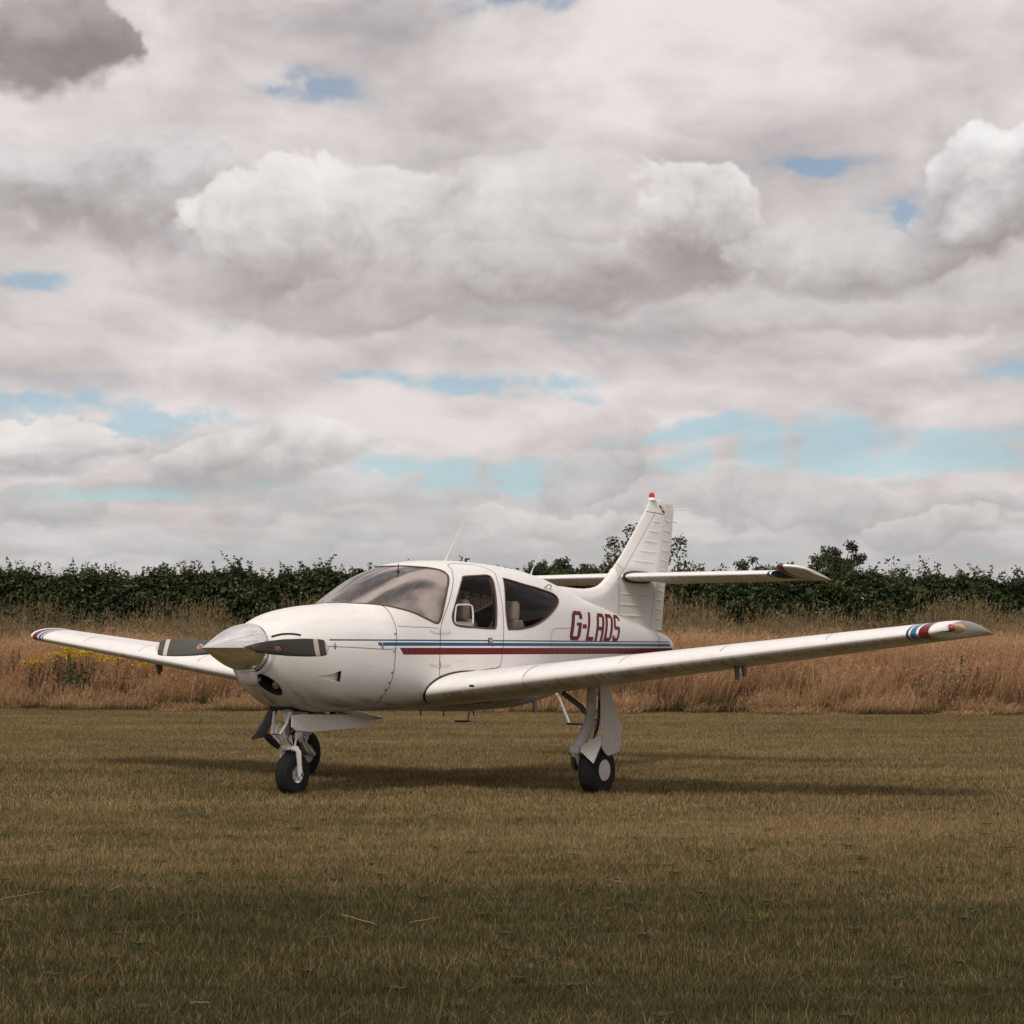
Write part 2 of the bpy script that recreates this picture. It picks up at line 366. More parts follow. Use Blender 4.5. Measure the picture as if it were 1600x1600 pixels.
# ------------------------------------------------------------------ ground
PXA, PYA, YAW = -2.5011, 17.2912, .6105
cA, sA = math.cos(YAW), math.sin(YAW)
def a2w(X, P): return PXA + X * sA + P * cA, PYA + X * cA - P * sA
EDGE = lambda x: 41.7 - .22 * x                # foot of the uncut grass
HEDGE = lambda x: 58.5 - .22 * x
dipx, dipy = a2w(3.23, 1.70)
def gz(x, y):
    x = np.asarray(x, float); y = np.asarray(y, float)
    s = np.clip((y - EDGE(x) - 2.5) / 11, 0, 1); s = s * s * (3 - 2 * s)
    z = .50 * s
    z = z - .050 * np.exp(-((x - dipx) ** 2 + (y - dipy) ** 2) / 1.6)
    z = z + .012 * np.sin(x * .9 + 1.3) * np.sin(y * .7) * np.clip((y - 24) / 6, 0, 1)
    return z
xs = np.unique(np.r_[np.linspace(-25, 25, 126), np.linspace(-600, 600, 41)])
ys = np.unique(np.r_[np.linspace(-30, 70, 251), np.linspace(-300, 1500, 46)])
XX, YY = np.meshgrid(xs, ys); ZZ = gz(XX, YY); nx, ny = len(xs), len(ys)
idx = np.arange(nx * ny).reshape(ny, nx)
fq = np.stack([idx[:-1, :-1].ravel(), idx[:-1, 1:].ravel(), idx[1:, 1:].ravel(), idx[1:, :-1].ravel()], 1)
def grass_tone(t):
    """patchy lawn: straw-brown, olive and green areas by world position; returns a colour"""
    pos = t.node('ShaderNodeNewGeometry').outputs['Position']; px_, py_, pz_ = t.sep(pos)
    a = t.noise(t.v('MULTIPLY', pos, (.35, 1.0, 0)), .55, 5, .6, .3)
    b = t.noise(t.v('MULTIPLY', pos, (.6, 1.4, 0)), 2.4, 4, .6)
    near = t.step(py_, 15.5, 6.6); fr = t.noise(t.v('MULTIPLY', pos, (1, 1.6, 0)), 7.0, 4, .6)  # near turf greener, and darkened further as a vignette put into its colour
    f = t.m('ADD', t.m('ADD', t.m('ADD', t.m('MULTIPLY_ADD', a, .34, .105), t.m('MULTIPLY', b, .32)), t.m('MULTIPLY', fr, .20)), t.m('MULTIPLY', near, -.19))
    return f
def ground_mat():
    m, t, p = new_mat('lawn_soil'); f = grass_tone(t)
    t.put(p.inputs['Base Color'], t.ramp(f, [(.38, (.04, .04, .015)), (.52, (.085, .068, .029)), (.66, (.14, .10, .05))]))
    p.inputs['Roughness'].default_value = 1; p.inputs['Specular IOR Level'].default_value = .1
    return m
ground = np_mesh('ground', np.stack([XX.ravel(), YY.ravel(), ZZ.ravel()], 1), fq, ground_mat(), smooth=True)
tag(ground, 'mown airfield turf running to a low bank under the hedge', 'ground', kind='structure')

# ------------------------------------------------------------------ fuselage surface
def pchip(tab):
    x = np.array([a for a, b in tab], float); y = np.array([b for a, b in tab], float)
    h = np.diff(x); d = np.diff(y) / h; m = np.zeros(len(x))
    for i in range(1, len(x) - 1):
        if d[i - 1] * d[i] > 0:
            w1 = 2 * h[i] + h[i - 1]; w2 = h[i] + 2 * h[i - 1]; m[i] = (w1 + w2) / (w1 / d[i - 1] + w2 / d[i])
    m[0] = d[0]; m[-1] = d[-1]
    def f(q):
        q = np.clip(np.asarray(q, float), x[0], x[-1]); i = np.clip(np.searchsorted(x, q) - 1, 0, len(x) - 2); t = (q - x[i]) / h[i]
        return (1 + 2 * t) * (1 - t) ** 2 * y[i] + t * (1 - t) ** 2 * h[i] * m[i] + t * t * (3 - 2 * t) * y[i + 1] + t * t * (t - 1) * h[i] * m[i + 1]
    return f
X0, X1 = .6, 7.3
ZT = pchip([(.6, 1.425), (.75, 1.488), (.9, 1.538), (1.1, 1.576), (1.3, 1.60), (1.5, 1.615), (1.64, 1.63), (1.8, 1.70), (2.0, 1.81), (2.2, 1.905), (2.4, 1.968), (2.6, 2.01), (2.9, 2.038), (3.32, 2.048), (3.73, 2.036), (4.15, 2.01), (4.5, 1.965), (4.7, 1.93), (5.0, 1.862), (5.26, 1.80), (5.53, 1.735), (5.94, 1.65), (6.385, 1.55), (6.82, 1.465), (7.07, 1.415), (7.2, 1.385), (7.3, 1.345)])
ZB = pchip([(.6, 1.00), (.66, .93), (.75, .85), (.87, .775), (1.0, .725), (1.23, .685), (2.0, .685), (2.46, .69), (3.3, .65), (3.94, .66), (4.5, .72), (5.2, .83), (6, .98), (6.8, 1.10), (7.2, 1.155), (7.3, 1.18)])
WD = pchip([(.6, .24), (.66, .305), (.75, .37), (.87, .425), (1.0, .465), (1.3, .53), (1.65, .575), (2.0, .60), (2.4, .62), (3.0, .63), (3.5, .62), (4.0, .575), (4.5, .50), (5.0, .42), (5.6, .32), (6.2, .225), (6.8, .14), (7.2, .095), (7.3, .078)])
ZM = pchip([(.6, 1.22), (1.0, 1.18), (2.0, 1.14), (3.0, 1.10), (4.0, 1.12), (5.5, 1.2), (7.2, 1.27), (7.3, 1.25)])
NTp = pchip([(.6, 2.0), (1.0, 2.2), (1.65, 2.35), (2.4, 2.5), (3.3, 2.6), (4.2, 2.5), (5.5, 2.2), (7.3, 2.0)])
NBt = pchip([(.6, 2.0), (1.0, 2.3), (1.65, 2.8), (2.4, 3.2), (4, 3.0), (5, 2.6), (6, 2.3), (7.3, 2.0)])
def S(X, t):
    X = np.asarray(X, float); t = np.asarray(t, float); up = t <= PI / 2
    n = np.where(up, NTp(X), NBt(X)); zm = ZM(X)
    P = WD(X) * np.abs(np.sin(t)) ** (2 / n); P = np.where((t <= 1e-9) | (t >= PI - 1e-9), 0, P)
    h = np.where(up, ZT(X) - zm, ZB(X) - zm)
    return np.stack([X, P, zm + h * np.abs(np.cos(t)) ** (2 / n)], -1)
def impl(X, P, Z):
    X = np.clip(X, X0, X1); zm = ZM(X); up = Z >= zm; n = np.where(up, NTp(X), NBt(X)); h = np.where(up, ZT(X) - zm, zm - ZB(X))
    return (np.abs(P) / WD(X)) ** n + (np.abs(Z - zm) / h) ** n - 1
def nrm(q):
    q = np.asarray(q, float); e = 2e-3; g = []
    for k in range(3):
        d = np.zeros(3); d[k] = e; a = q + d; b = q - d
        g.append((impl(a[..., 0], a[..., 1], a[..., 2]) - impl(b[..., 0], b[..., 1], b[..., 2])) / (2 * e))
    g = np.stack(g, -1); return g / np.maximum(1e-9, np.linalg.norm(g, axis=-1, keepdims=True))
cp_, sp_ = math.cos(PITCH), math.sin(PITCH)
def ray(u, v):
    a = (u - 800) / F_PX; b = -(v - 800) / F_PX; d = (a, cp_ - b * sp_, sp_ + b * cp_)
    return np.array([-PXA * sA - PYA * cA, -PXA * cA + PYA * sA, CAM_H]), np.array([d[0] * sA + d[1] * cA, d[0] * cA - d[1] * sA, d[2]])
def onP(u, v, P):
    o, d = ray(u, v); return o + (P - o[1]) / d[1] * d
def onX(u, v, X):
    o, d = ray(u, v); return o + (X - o[0]) / d[0] * d
def XZ2t(X, Z):
    zm = ZM(X); up = Z >= zm; n = NTp(X) if up else NBt(X)
    fr = min(1, max(0, abs(Z - zm) / ((ZT(X) - zm) if up else (zm - ZB(X))))); t = math.acos(fr ** (n / 2))
    return t if up else PI - t
def hit(u, v):
    """where the line of sight through a photo pixel meets the fuselage skin -> (X, t)"""
    o, d = ray(u, v); d = d / np.linalg.norm(d); lo, hi = 12, 26
    for n in (700, 60):
        s = np.linspace(lo, hi, n); q = o + s[:, None] * d
        F = np.where((q[:, 0] > X0) & (q[:, 0] < X1), impl(q[:, 0], q[:, 1], q[:, 2]), 1); i = int(np.argmax(F < 0)); lo, hi = s[max(0, i - 1)], s[i]
    X, P, Z = q[i]; return float(X), float(XZ2t(X, Z))
def surfP(X, Z): return float(S(X, XZ2t(X, Z))[1])
def spline(pts, closed=True, step=.02):
    pts = [np.array(p, float) for p in pts]; n = len(pts); out_ = []
    for i in range(n if closed else n - 1):
        p0, p1, p2, p3 = (pts[(i - 1) % n] if closed or i > 0 else pts[0]), pts[i], pts[(i + 1) % n], (pts[(i + 2) % n] if closed or i + 2 < n else pts[-1])
        k = max(1, int(np.linalg.norm((p2 - p1) * (1, .6)) / step))
        for j in range(k):
            t = j / k
            out_.append(.5 * (2 * p1 + (p2 - p0) * t + (2 * p0 - 5 * p1 + 4 * p2 - p3) * t * t + (3 * p1 - p0 - 3 * p2 + p3) * t ** 3))
    if not closed: out_.append(pts[-1])
    return [(float(a), float(max(0, min(PI, b)))) for a, b in out_]
VS = .6
ws_base = spline([(1.62, 0)] + [hit(*q) for q in [(548, 942), (570, 942.5), (590, 944), (620, 949), (640, 954), (660, 962.5), (677, 971)]], False)
ws_side = spline([hit(*q) for q in [(677, 971), (684, 972.5), (688, 966), (692, 950), (697, 925), (700, 908), (699, 899), (691, 892), (672, 887.5), (650, 885.5)]] + [(2.44, .12), (2.42, 0)], False)
ws = ws_base + ws_side[1:]
dw = spline([hit(*q) for q in [(725.4, 901), (745, 899.5), (762.5, 899), (769, 904), (774, 925), (776, 966), (775, 979), (771, 982), (745, 980.5), (721, 978.6), (710, 974.5), (706.8, 965), (709, 953), (717, 925), (722.6, 905)]])
rw = spline([hit(*q) for q in [(787, 907), (790, 904.5), (817.5, 912.6), (845, 920.5), (862, 926.5), (870.5, 933), (872.5, 940), (868, 950), (856, 963.5), (838, 976), (817.5, 982), (798, 983), (793.4, 980), (790, 947)]])
door = spline([hit(*q) for q in [(706, 892), (708, 906), (702, 939), (694, 961), (689, 980), (687.5, 1010), (686.5, 1050), (689, 1058), (700, 1057), (730, 1051), (760, 1046), (777, 1043), (783, 1033), (786, 1010), (786, 960), (784, 940), (781, 925), (776, 905), (770, 893)]] + [(3.35, .33), (2.98, .33)])
intake = spline([hit(*q) for q in [(398, 1055), (405, 1053.5), (418, 1057), (431, 1066), (439, 1077), (439, 1084), (432, 1085), (418, 1079), (405, 1068)]], step=.012)
seam_c = spline([hit(590, 944.5), hit(600, 948), hit(610, 960), hit(619, 985), hit(618, 1015), hit(612, 1062), (1.72, 2.3), (1.74, 2.8), (1.75, PI)], False, .025)
seam_c[0] = min(ws_base, key=lambda q: abs(q[0] - seam_c[0][0]) + abs(q[1] - seam_c[0][1]))
well = [(.96, PI), (.96, 2.93), (1.10, 2.92), (1.32, 2.95), (1.36, 3.0), (1.36, PI)]
naca = [hit(493, 1056.5), hit(506, 1055.6), hit(520, 1053), hit(533.5, 1047.5), hit(531, 1066.5), hit(512, 1061.5)]
lines = [(naca, True), (ws, False), (dw, True), (rw, True), (door, True), (intake, True), (seam_c, False), (well, False)]
P2, E2 = [], []
for ln, closed in lines:
    b = len(P2); P2 += [(a, t * VS) for a, t in ln]
    E2 += [(b + i, b + i + 1) for i in range(len(ln) - 1)] + ([(b + len(ln) - 1, b)] if closed else [])
LP = np.array(P2)
gx = np.unique(np.r_[np.linspace(X0, .9, 16), np.linspace(.9, 2.7, 60), np.linspace(2.7, X1, 105)])
gt = np.r_[0, np.linspace(.02, PI - .02, 72), PI]
for a in gx:
    for t in gt:
        q = np.array((a, t * VS)); edge = t in (0, PI) or a in (X0, X1)
        if np.abs(LP - q).sum(1).min() > (.004 if edge else .017): P2.append((a, t * VS))
vv, ee, ff, *_r = delaunay_2d_cdt([Vector(q) for q in P2], E2, [], 0, 1e-6)
vv = np.array([(q[0], q[1] / VS) for q in vv]); vv[:, 1] = np.where(vv[:, 1] < 1e-5, 0, np.where(vv[:, 1] > PI - 1e-5, PI, vv[:, 1]))
SP = S(vv[:, 0], vv[:, 1]); SNn = nrm(SP); on = SP[:, 1] < 1e-6
SNn[on, 1] = 0; SNn /= np.linalg.norm(SNn, axis=1, keepdims=True)
wsb = np.array(ws_base)
st_, sx__ = np.array([q[1] for q in seam_c]), np.array([q[0] for q in seam_c]); so = np.argsort(st_); st_, sx__ = st_[so], sx__[so]
reg = {}
FA = np.array([list(f) for f in ff]); CEN = vv[FA].mean(1)
def inmany(pts, poly):
    q = np.array(poly); x, y = pts[:, 0], pts[:, 1]; r = np.zeros(len(pts), bool); j = len(q) - 1
    for i in range(len(q)):
        (xi, yi), (xj, yj) = q[i], q[j]
        if yi != yj: r ^= ((yi > y) != (yj > y)) & (x < (xj - xi) * (y - yi) / (yj - yi) + xi)
        j = i
    return r
code = np.full(len(FA), 5)
ahead = ((CEN[:, 1] < st_[0]) & (CEN[:, 0] < 2.2)) | ((CEN[:, 1] >= st_[0]) & (CEN[:, 0] < np.interp(CEN[:, 1], st_, sx__)))
code[ahead] = 4
for k, poly in ((3, door), (2, rw), (1, dw), (0, ws), (7, well), (7, naca), (6, intake)): code[inmany(CEN, poly)] = k
for k, r in enumerate(('windshield', 'door_window', 'rear_window', 'door', 'cowling', 'fuselage', 'inlet')): reg[r] = [tuple(f) for f in FA[code == k].tolist()]
def skin(name, faces, mat, parent, sides=(1, -1), off=0.0):
    used = sorted({i for f in faces for i in f}); remap = {i: k for k, i in enumerate(used)}
    V, N, Fc = [], [], []
    base = SP[used] + SNn[used] * off; nb = SNn[used]
    for sd in sides:
        b = len(V); mp = []
        for k, i in enumerate(used):
            if sd == -1 and len(sides) == 2 and on[i]: mp.append(remap[i]); continue
            p_ = base[k] * (1, sd, 1); mp.append(len(V)); V.append(p_); N.append(nb[k] * (1, sd, 1))
        for f in faces:
            g = [mp[remap[i]] for i in f]
            a, b_, c_ = (np.array(V[j]) for j in g); n_ = np.cross(b_ - a, c_ - a); avg = sum(np.array(N[j]) for j in g)
            # aircraft frame is mirrored on export (P -> -y), so keep the winding that is outward afterwards
            Fc.append(tuple(g) if np.dot(n_, avg) < 0 else tuple(reversed(g)))
    mb = MB(); mb.v = [tuple(q) for q in V]; mb.f = Fc; mb.mi = [0] * len(Fc)
    o = mb.build(name, mat, parent, normals=True)
    nn = np.array(N) * (1, -1, 1)
    if off < -.001: nn = nn
    o.data.normals_split_custom_set_from_vertices(nn.tolist())
    return o

# ------------------------------------------------------------------ aircraft
AX, AY = a2w(3, 0)
plane = empty('light_aircraft', (AX, AY, 0), PI / 2 - YAW)
tag(plane, 'white low-wing light aircraft with blue and red stripes parked on the mown grass', 'aircraft')
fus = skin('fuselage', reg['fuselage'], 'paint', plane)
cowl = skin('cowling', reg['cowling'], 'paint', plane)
skin('inlet_blank', reg['inlet'], 'paint', cowl, (-1,))
skin('windshield', reg['windshield'], 'windshield', plane, off=-.004)
doors = []
for sd in (1, -1):
    d_ = skin('cabin_door', reg['door'], 'paint', plane, (sd,)); doors.append(d_)
    skin('door_window', reg['door_window'], 'glass', d_, (sd,), -.008)
    skin('rear_window', reg['rear_window'], 'glass', plane, (sd,), -.008)
# cabin lining behind the skin
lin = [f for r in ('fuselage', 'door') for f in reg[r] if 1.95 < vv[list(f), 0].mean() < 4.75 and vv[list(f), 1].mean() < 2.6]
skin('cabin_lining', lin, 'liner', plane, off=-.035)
def surf_pts(ln, sd=1, off=0.0):
    a = np.array(ln); q = S(a[:, 0], a[:, 1]); n_ = nrm(q); q = q + n_ * off
    return q * (1, sd, 1), n_ * (1, sd, 1)
def ribbon(name, ln, width, mat, parent, sd=1, closed=False, off=.0018, mb=None):
    q, n_ = surf_pts(ln, sd, off); k = len(q); rows = [[], []]
    for i in range(k):
        a = q[(i + 1) % k if closed else min(i + 1, k - 1)] - q[(i - 1) % k if closed else max(i - 1, 0)]
        b = np.cross(n_[i], a); b = b / max(1e-9, np.linalg.norm(b)) * width / 2
        rows[0].append(q[i] + b); rows[1].append(q[i] - b)
    own = mb is None; mb = mb or MB(); mb.grid([list(r) for r in zip(*rows)], cu=closed)
    return mb.build(name, mat, parent) if own else mb
def reveal(name, ln, depth, mat, parent, sd=1, closed=True, out_=.006, lip=.010):
    """window rim: a proud lip outside and a return into the cabin"""
    q, n_ = surf_pts(ln, sd); k = len(q); cen = q.mean(0); rows = []
    for i in range(k):
        a = q[(i + 1) % k if closed else min(i + 1, k - 1)] - q[(i - 1) % k if closed else max(i - 1, 0)]
        b = np.cross(n_[i], a); b /= max(1e-9, np.linalg.norm(b))
        if np.dot(b, cen - q[i]) < 0: b = -b
        rows.append([q[i] - b * lip + n_[i] * .0015, q[i] - b * lip * .3 + n_[i] * .004, q[i] + b * .004 + n_[i] * .001, q[i] + b * .012 - n_[i] * depth])
    return MB().grid(rows, cu=closed).build(name, mat, parent)
for sd in (1, -1):
    d_ = doors[0 if sd == 1 else 1]
    reveal('window_trim', dw, .035, 'trim', d_, sd); reveal('window_trim', rw, .035, 'trim', plane, sd)
    ribbon('panel_seam', door, .006, 'seam', plane, sd, True)
    ribbon('panel_seam', seam_c, .006, 'seam', cowl, sd)
    lowsplit = spline([hit(513, 1010), hit(560, 1012), hit(620, 1014)], False, .05)
    ribbon('panel_seam', lowsplit, .004, 'seam', cowl, sd)
    ribbon('panel_seam', spline([hit(*q) for q in [(860, 1010), (862, 990), (866, 983), (885, 981.5), (892, 981.5)]], False, .02), .004, 'seam', fus, sd)
    ribbon('panel_seam', spline([hit(622, 979), hit(650, 980), hit(685, 982)], False, .02), .003, 'seam', fus, sd)
    ribbon('panel_seam', spline([(6.93, .15), (6.93, .8), (6.93, 1.6), (6.93, 2.4), (6.93, 3.0)], False, .03), .005, 'seam', fus, sd)
    ribbon('panel_seam', spline([(4.35, 1.75), (4.37, 2.0), (4.40, 2.3)], False, .03), .004, 'seam', fus, sd)
wsfull = [(a, t) for a, t in ws]
for sd in (1, -1): reveal('windshield_trim', wsfull, .03, 'trim', plane, sd, closed=False, lip=.016)
# rivet lines: tiny raised heads, joined
riv = MB()
def rivets(ln, sd):
    q, n_ = surf_pts(ln, sd)
    for a, b in zip(q, n_):
        u_ = np.cross(b, (0, 0, 1)); u_ /= np.linalg.norm(u_); v_ = np.cross(b, u_); r_ = .0032
        riv.add([a + b * .002] + [a + (u_ * math.cos(k * PI / 3) + v_ * math.sin(k * PI / 3)) * r_ + b * .0004 for k in range(6)], [(0, 1 + k, 1 + (k + 1) % 6) for k in range(6)])
for sd in (1, -1):
    rivets(spline([hit(622, 977.5), hit(650, 978.5), hit(680, 980)], False, .022), sd); rivets(spline([(1.86, 1.24), (1.84, 1.5), (1.80, 1.9)], False, .03), sd)
    rivets(spline([hit(*q) for q in [(640, 958), (660, 967), (677, 976)]], False, .03), sd)
    rivets(spline([(1.95, 1.98), (2.3, 1.95)], False, .03), sd); rivets(spline([(6.96, .5), (6.96, 2.6)], False, .03), sd)
    rivets(spline([hit(706, 885), hit(711, 906), hit(705, 940), hit(697, 962)], False, .03), sd)
for sd in (1, -1):
    for tt_r in (1.30, 1.62, 2.05): rivets([(X, tt_r) for X in np.arange(4.42, 6.9, .045)], sd)
    for X_r in (5.05, 5.75, 6.35): rivets([(X_r, t_) for t_ in np.arange(.35, 2.5, .075)], sd)
    rivets([(X, .55) for X in np.arange(4.5, 6.9, .045)], sd)
tag(riv.build('rivets', 'rivet', fus), kind='stuff')
# cowl fasteners along the firewall seam
for sd in (1, -1):
    for tt in (1.25, 1.5, 1.72, 1.9, 2.06, 2.25):
        q, n_ = surf_pts([(float(np.interp(tt, st_, sx__)) - .018, tt)], sd, 0)
        MB().lathe([(0, .009), (.003, .008), (.004, 0)], q[0], n_[0], 10).build('cowl_fastener', 'seam', cowl)
# nose bowl face behind the spinner
ZS = 1.238; SPX = .575
tt = np.linspace(0, PI, 25); ring = S(np.full(25, X0), tt); full = [tuple(q) for q in ring] + [(q[0], -q[1], q[2]) for q in ring[-2:0:-1]]
rows = []
for k, (fr, xx) in enumerate([(0, 0), (.35, -.012), (.75, -.014), (1.0, -.004), (1.05, .05)]):
    row = []
    for q in full:
        d_ = Vector((0, q[1], q[2] - ZS)); d2 = d_.normalized() * .205
        e_ = d_.lerp(d2, min(1, fr)) * (1 if fr <= 1 else .95); row.append((X0 + xx, e_.y, ZS + e_.z))
    rows.append(row)
MB().grid(rows, cv=True).build('nose_bowl', 'plain', cowl)
# chin fairing bulge below the spinner
c0 = Vector(onX(387, 1056, .60)); rows = []
for i in range(15):
    s_ = i / 14; ph = PI * s_; r = .075 * math.sin(ph) ** .8 + .0005
    cc_ = c0 + Vector((-.075 * math.cos(ph) + .06 * max(0, s_ - .5), .02 * s_, -.10 * s_ + .05))
    rows.append([(cc_.x, cc_.y + r * 1.25 * math.cos(a_), cc_.z + r * math.sin(a_)) for a_ in np.linspace(0, 2 * PI, 24, endpoint=False)])
MB().grid(rows, cv=True).build('chin_fairing', 'plain', cowl)
for sd in (1, -1): ribbon('upper_inlet', spline([hit(424, 995), hit(438, 991.5), hit(454, 990.5), hit(470, 992.5)], False, .015), .018, 'dark', cowl, sd, off=.003)
# intake ducts with a landing lamp inside
for sd in (1, -1):
    q, n_ = surf_pts(intake, sd); cen = q.mean(0); nm = n_.mean(0); nm /= np.linalg.norm(nm); rows = []
    for i in range(len(q)):
        r_ = q[i] - cen
        rows.append([cen + r_ * 1.06 + n_[i] * .002, cen + r_ * 1.0 + n_[i] * .006, cen + r_ * .96 - nm * .005, cen + r_ * .85 - nm * .06, cen + r_ * .7 - nm * .13])
    o = MB().grid(rows, cu=True); b = len(o.v); o.add([r[-1] for r in rows], [tuple(range(len(rows)))])
    if sd == 1: it = o.build('air_inlet', 'dark', cowl)
    lc = cen - nm * .035 + np.array((.04, .035 * sd, -.03)); ax = np.array((-1, .25 * sd, 0)); ax = ax / np.linalg.norm(ax)
    if sd == 1: MB().lathe([(-.03, .005), (-.02, .025), (0, .036), (.006, .036), (.008, .030), (.010, 0)], lc, ax, 20).build('landing_lamp', 'lamp', cowl)
    # side cooling duct: a triangular ramp sunk into the skin, dark mouth at its rear
    q, n_ = surf_pts(naca, sd); up = n_.mean(0); up /= np.linalg.norm(up)
    topl = [q[0] + (q[1] - q[0]) * 0, q[1], q[2], q[3]]; botl = [q[0], q[0] + (q[5] - q[0]) * .6, q[5], q[4]]; rr = []
    for (l_, r_), dpt in zip(zip(topl, botl), (0, .006, .018, .044)):
        rr.append([l_, l_ - up * dpt + (r_ - l_) * .02] + [l_ + (r_ - l_) * f - up * dpt for f in (.25, .5, .75)] + [r_ - up * dpt + (l_ - r_) * .02, r_])
    MB().grid(rr).build('cooling_duct', 'plain', cowl)
    e_ = rr[-1]; MB().add([e_[0] + (e_[-1] - e_[0]) * .02, e_[-1], e_[-1] - up * .06, e_[0] - up * .06], [(0, 1, 2, 3)]).build('duct_mouth', 'dark', cowl)
    # exhaust cowl flap standing open under the cowl
    e1, e2, e3, e4 = np.array((1.62, .30 * sd, .70)), np.array((1.97, .34 * sd, .625)), np.array((1.97, .16 * sd, .61)), np.array((1.62, .14 * sd, .685))
    MB().prism([e1, e2, e3, e4], .006).build('cowl_flap', 'plain', cowl)
    MB().tube([(1.5, .12 * sd, .68), (1.75, .12 * sd, .625), (1.88, .12 * sd, .60)], .032, 14, False).build('exhaust_pipe', 'steel', cowl)
    # latches on the cowl split line
    for u_ in (523, 597):
        q, n_ = surf_pts([hit(u_, 1009)], sd); MB().box(q[0] + n_[0] * .004, (.014, .010, .055), bev=.004).build('cowl_latch', 'steel', cowl)
# wheel well box
MB().box((1.16, 0, .84), (.42, .22, .24)).build('nose_wheel_well', 'dark', cowl)
# tail cone cap
ringt = S(np.full(25, X1), tt); fullt = [tuple(q) for q in ringt] + [(q[0], -q[1], q[2]) for q in ringt[-2:0:-1]]
rows = [[(X1 + d_, q[1] * s_, 1.24 + (q[2] - 1.24) * s_) for q in fullt] for d_, s_ in ((0, 1), (.008, .95), (.014, .8), (.017, .5), (.018, .01))]
MB().grid(rows, cv=True).build('tail_cone_cap', 'paint', fus)

# ---- propeller and spinner
prop = empty('propeller', parent=plane)
prof = [(x, .2 * math.sin(PI / 2 * min(1, (x / .57)) ** 1.08)) for x in np.linspace(.0, SPX, 36)]
prof[0] = (0, .0008)
sp = MB().lathe(prof + [(SPX + .006, .199), (SPX + .006, .17)], (0, 0, ZS), (1, 0, 0), 64).build('spinner', 'chrome', prop)
for k in range(10):
    a = 2 * PI * (k + .5) / 10
    MB().lathe([(0, .005), (.002, .0045), (.003, 0)], (.555, .2 * math.cos(a), ZS + .2 * math.sin(a)), (0, math.cos(a), math.sin(a)), 8).build('screw', 'steel', sp)
XP, R = .455, .947
for sd in (1, -1):
    rows = []; N = 26
    for i in range(N + 1):
        s_ = i / N; P_ = .10 + (R - .10) * s_
        ch = np.interp(P_, [.10, .17, .22, .32, .5, .7, .85, .91, .935, .947], [.075, .085, .10, .128, .150, .155, .146, .13, .095, .03])
        th = np.interp(P_, [.10, .18, .25, .5, .947], [.070, .062, .045, .022, .007])
        tw = math.radians(np.interp(P_, [.1, .2, .5, .947], [40, 38, 24, 14]))
        bl = np.interp(P_, [.12, .24], [0, 1]); row = []
        for k in range(24):
            a = 2 * PI * k / 24; c1, t1 = math.cos(a), math.sin(a)
            ex = ch / 2 * c1; ey = th / 2 * t1 * ((1 - .55 * bl * c1)); 
            # chord lies mostly upright in the disc plane, twisted about the blade axis
            row.append((XP - ex * math.sin(tw) * sd + ey * math.cos(tw), P_ * sd, ZS + ex * math.cos(tw) + ey * math.sin(tw) * sd))
        rows.append(row)
    mb = MB().grid(rows, cv=True); mb.add(rows[-1], [tuple(range(24))])
    b_ = mb.build('blade', 'blade', prop)
    MB().lathe([(.155, .062), (.165, .060), (.168, .045)], (XP, 0, ZS), (0, sd, 0), 24).build('blade_cuff', 'black', prop)
    # maker's oval on the front face
    tw = math.radians(np.interp(.43, [.1, .2, .5, .947], [40, 38, 24, 14]))
    f1 = Vector((-math.sin(tw) * sd, 0, math.cos(tw))); f2 = Vector((0, 1, 0)); fn = Vector((-math.cos(tw), 0, -math.sin(tw) * sd))
    oc_ = Vector((XP, .43 * sd, ZS)) + fn * .0205
    def oval(a, b, o_, cen=oc_): return [cen + fn * o_ + f2 * (a * math.cos(q)) + f1 * (b * math.sin(q)) for q in np.linspace(0, 2 * PI, 24, endpoint=False)]
    dcl = MB().add(oval(.030, .024, 0), [tuple(range(24))]).build('maker_decal', 'decalwhite', b_, smooth=False)
    MB().add(oval(.026, .020, .0008), [tuple(range(24))]).build('maker_decal_field', 'decalred', b_, smooth=False)
    sw = MB(); rows = [[], []]
    for q in np.linspace(-1, 1, 13):
        y_ = .022 * q; z_ = .010 * math.sin(q * PI) ; t_ = .0042 * (1 - q * q * .8)
        for j, s__ in enumerate((1, -1)): rows[j].append(oc_ + fn * .0016 + f2 * y_ + f1 * (z_ * .7 + q * .008 + t_ * s__))
    sw.grid(rows).build('maker_swoosh', 'decalwhite', b_, smooth=False)

# ---- wings
def airfoil(n=22, th=.15, camber=.02, x0=0, x1=1):
    xs_ = x0 + (x1 - x0) * (1 - np.cos(np.linspace(0, PI, n))) / 2 if x0 == 0 else np.linspace(x0, x1, n)
    def yt(x): return 5 * th * (.2969 * np.sqrt(np.maximum(x, 0)) - .126 * x - .3516 * x ** 2 + .2843 * x ** 3 - .1036 * x ** 4)
    yc = np.where(xs_ < .4, camber / .16 * (.8 * xs_ - xs_ ** 2), camber / .36 * (.2 + .8 * xs_ - xs_ ** 2))
    return xs_, yc + yt(xs_), yc - yt(xs_)
def wing_le(P): return 2.229 + (P - .62) * (2.785 - 2.229) / 4.254, .86 + (P - .62) * .48 / 4.254
def wing_te(P): return 4.05 + (P - .62) * (3.86 - 4.05) / 4.5
INC = .026
def wsec(P, x0, x1, n):
    lx, lz = wing_le(P); ch = wing_te(P) - lx; th = np.interp(P, [.6, 5.1], [.152, .135])
    x, u, l = airfoil(n, th, .022, x0, x1)
    return lx + x * ch, lz + u * ch - x * ch * INC, lz + l * ch - x * ch * INC
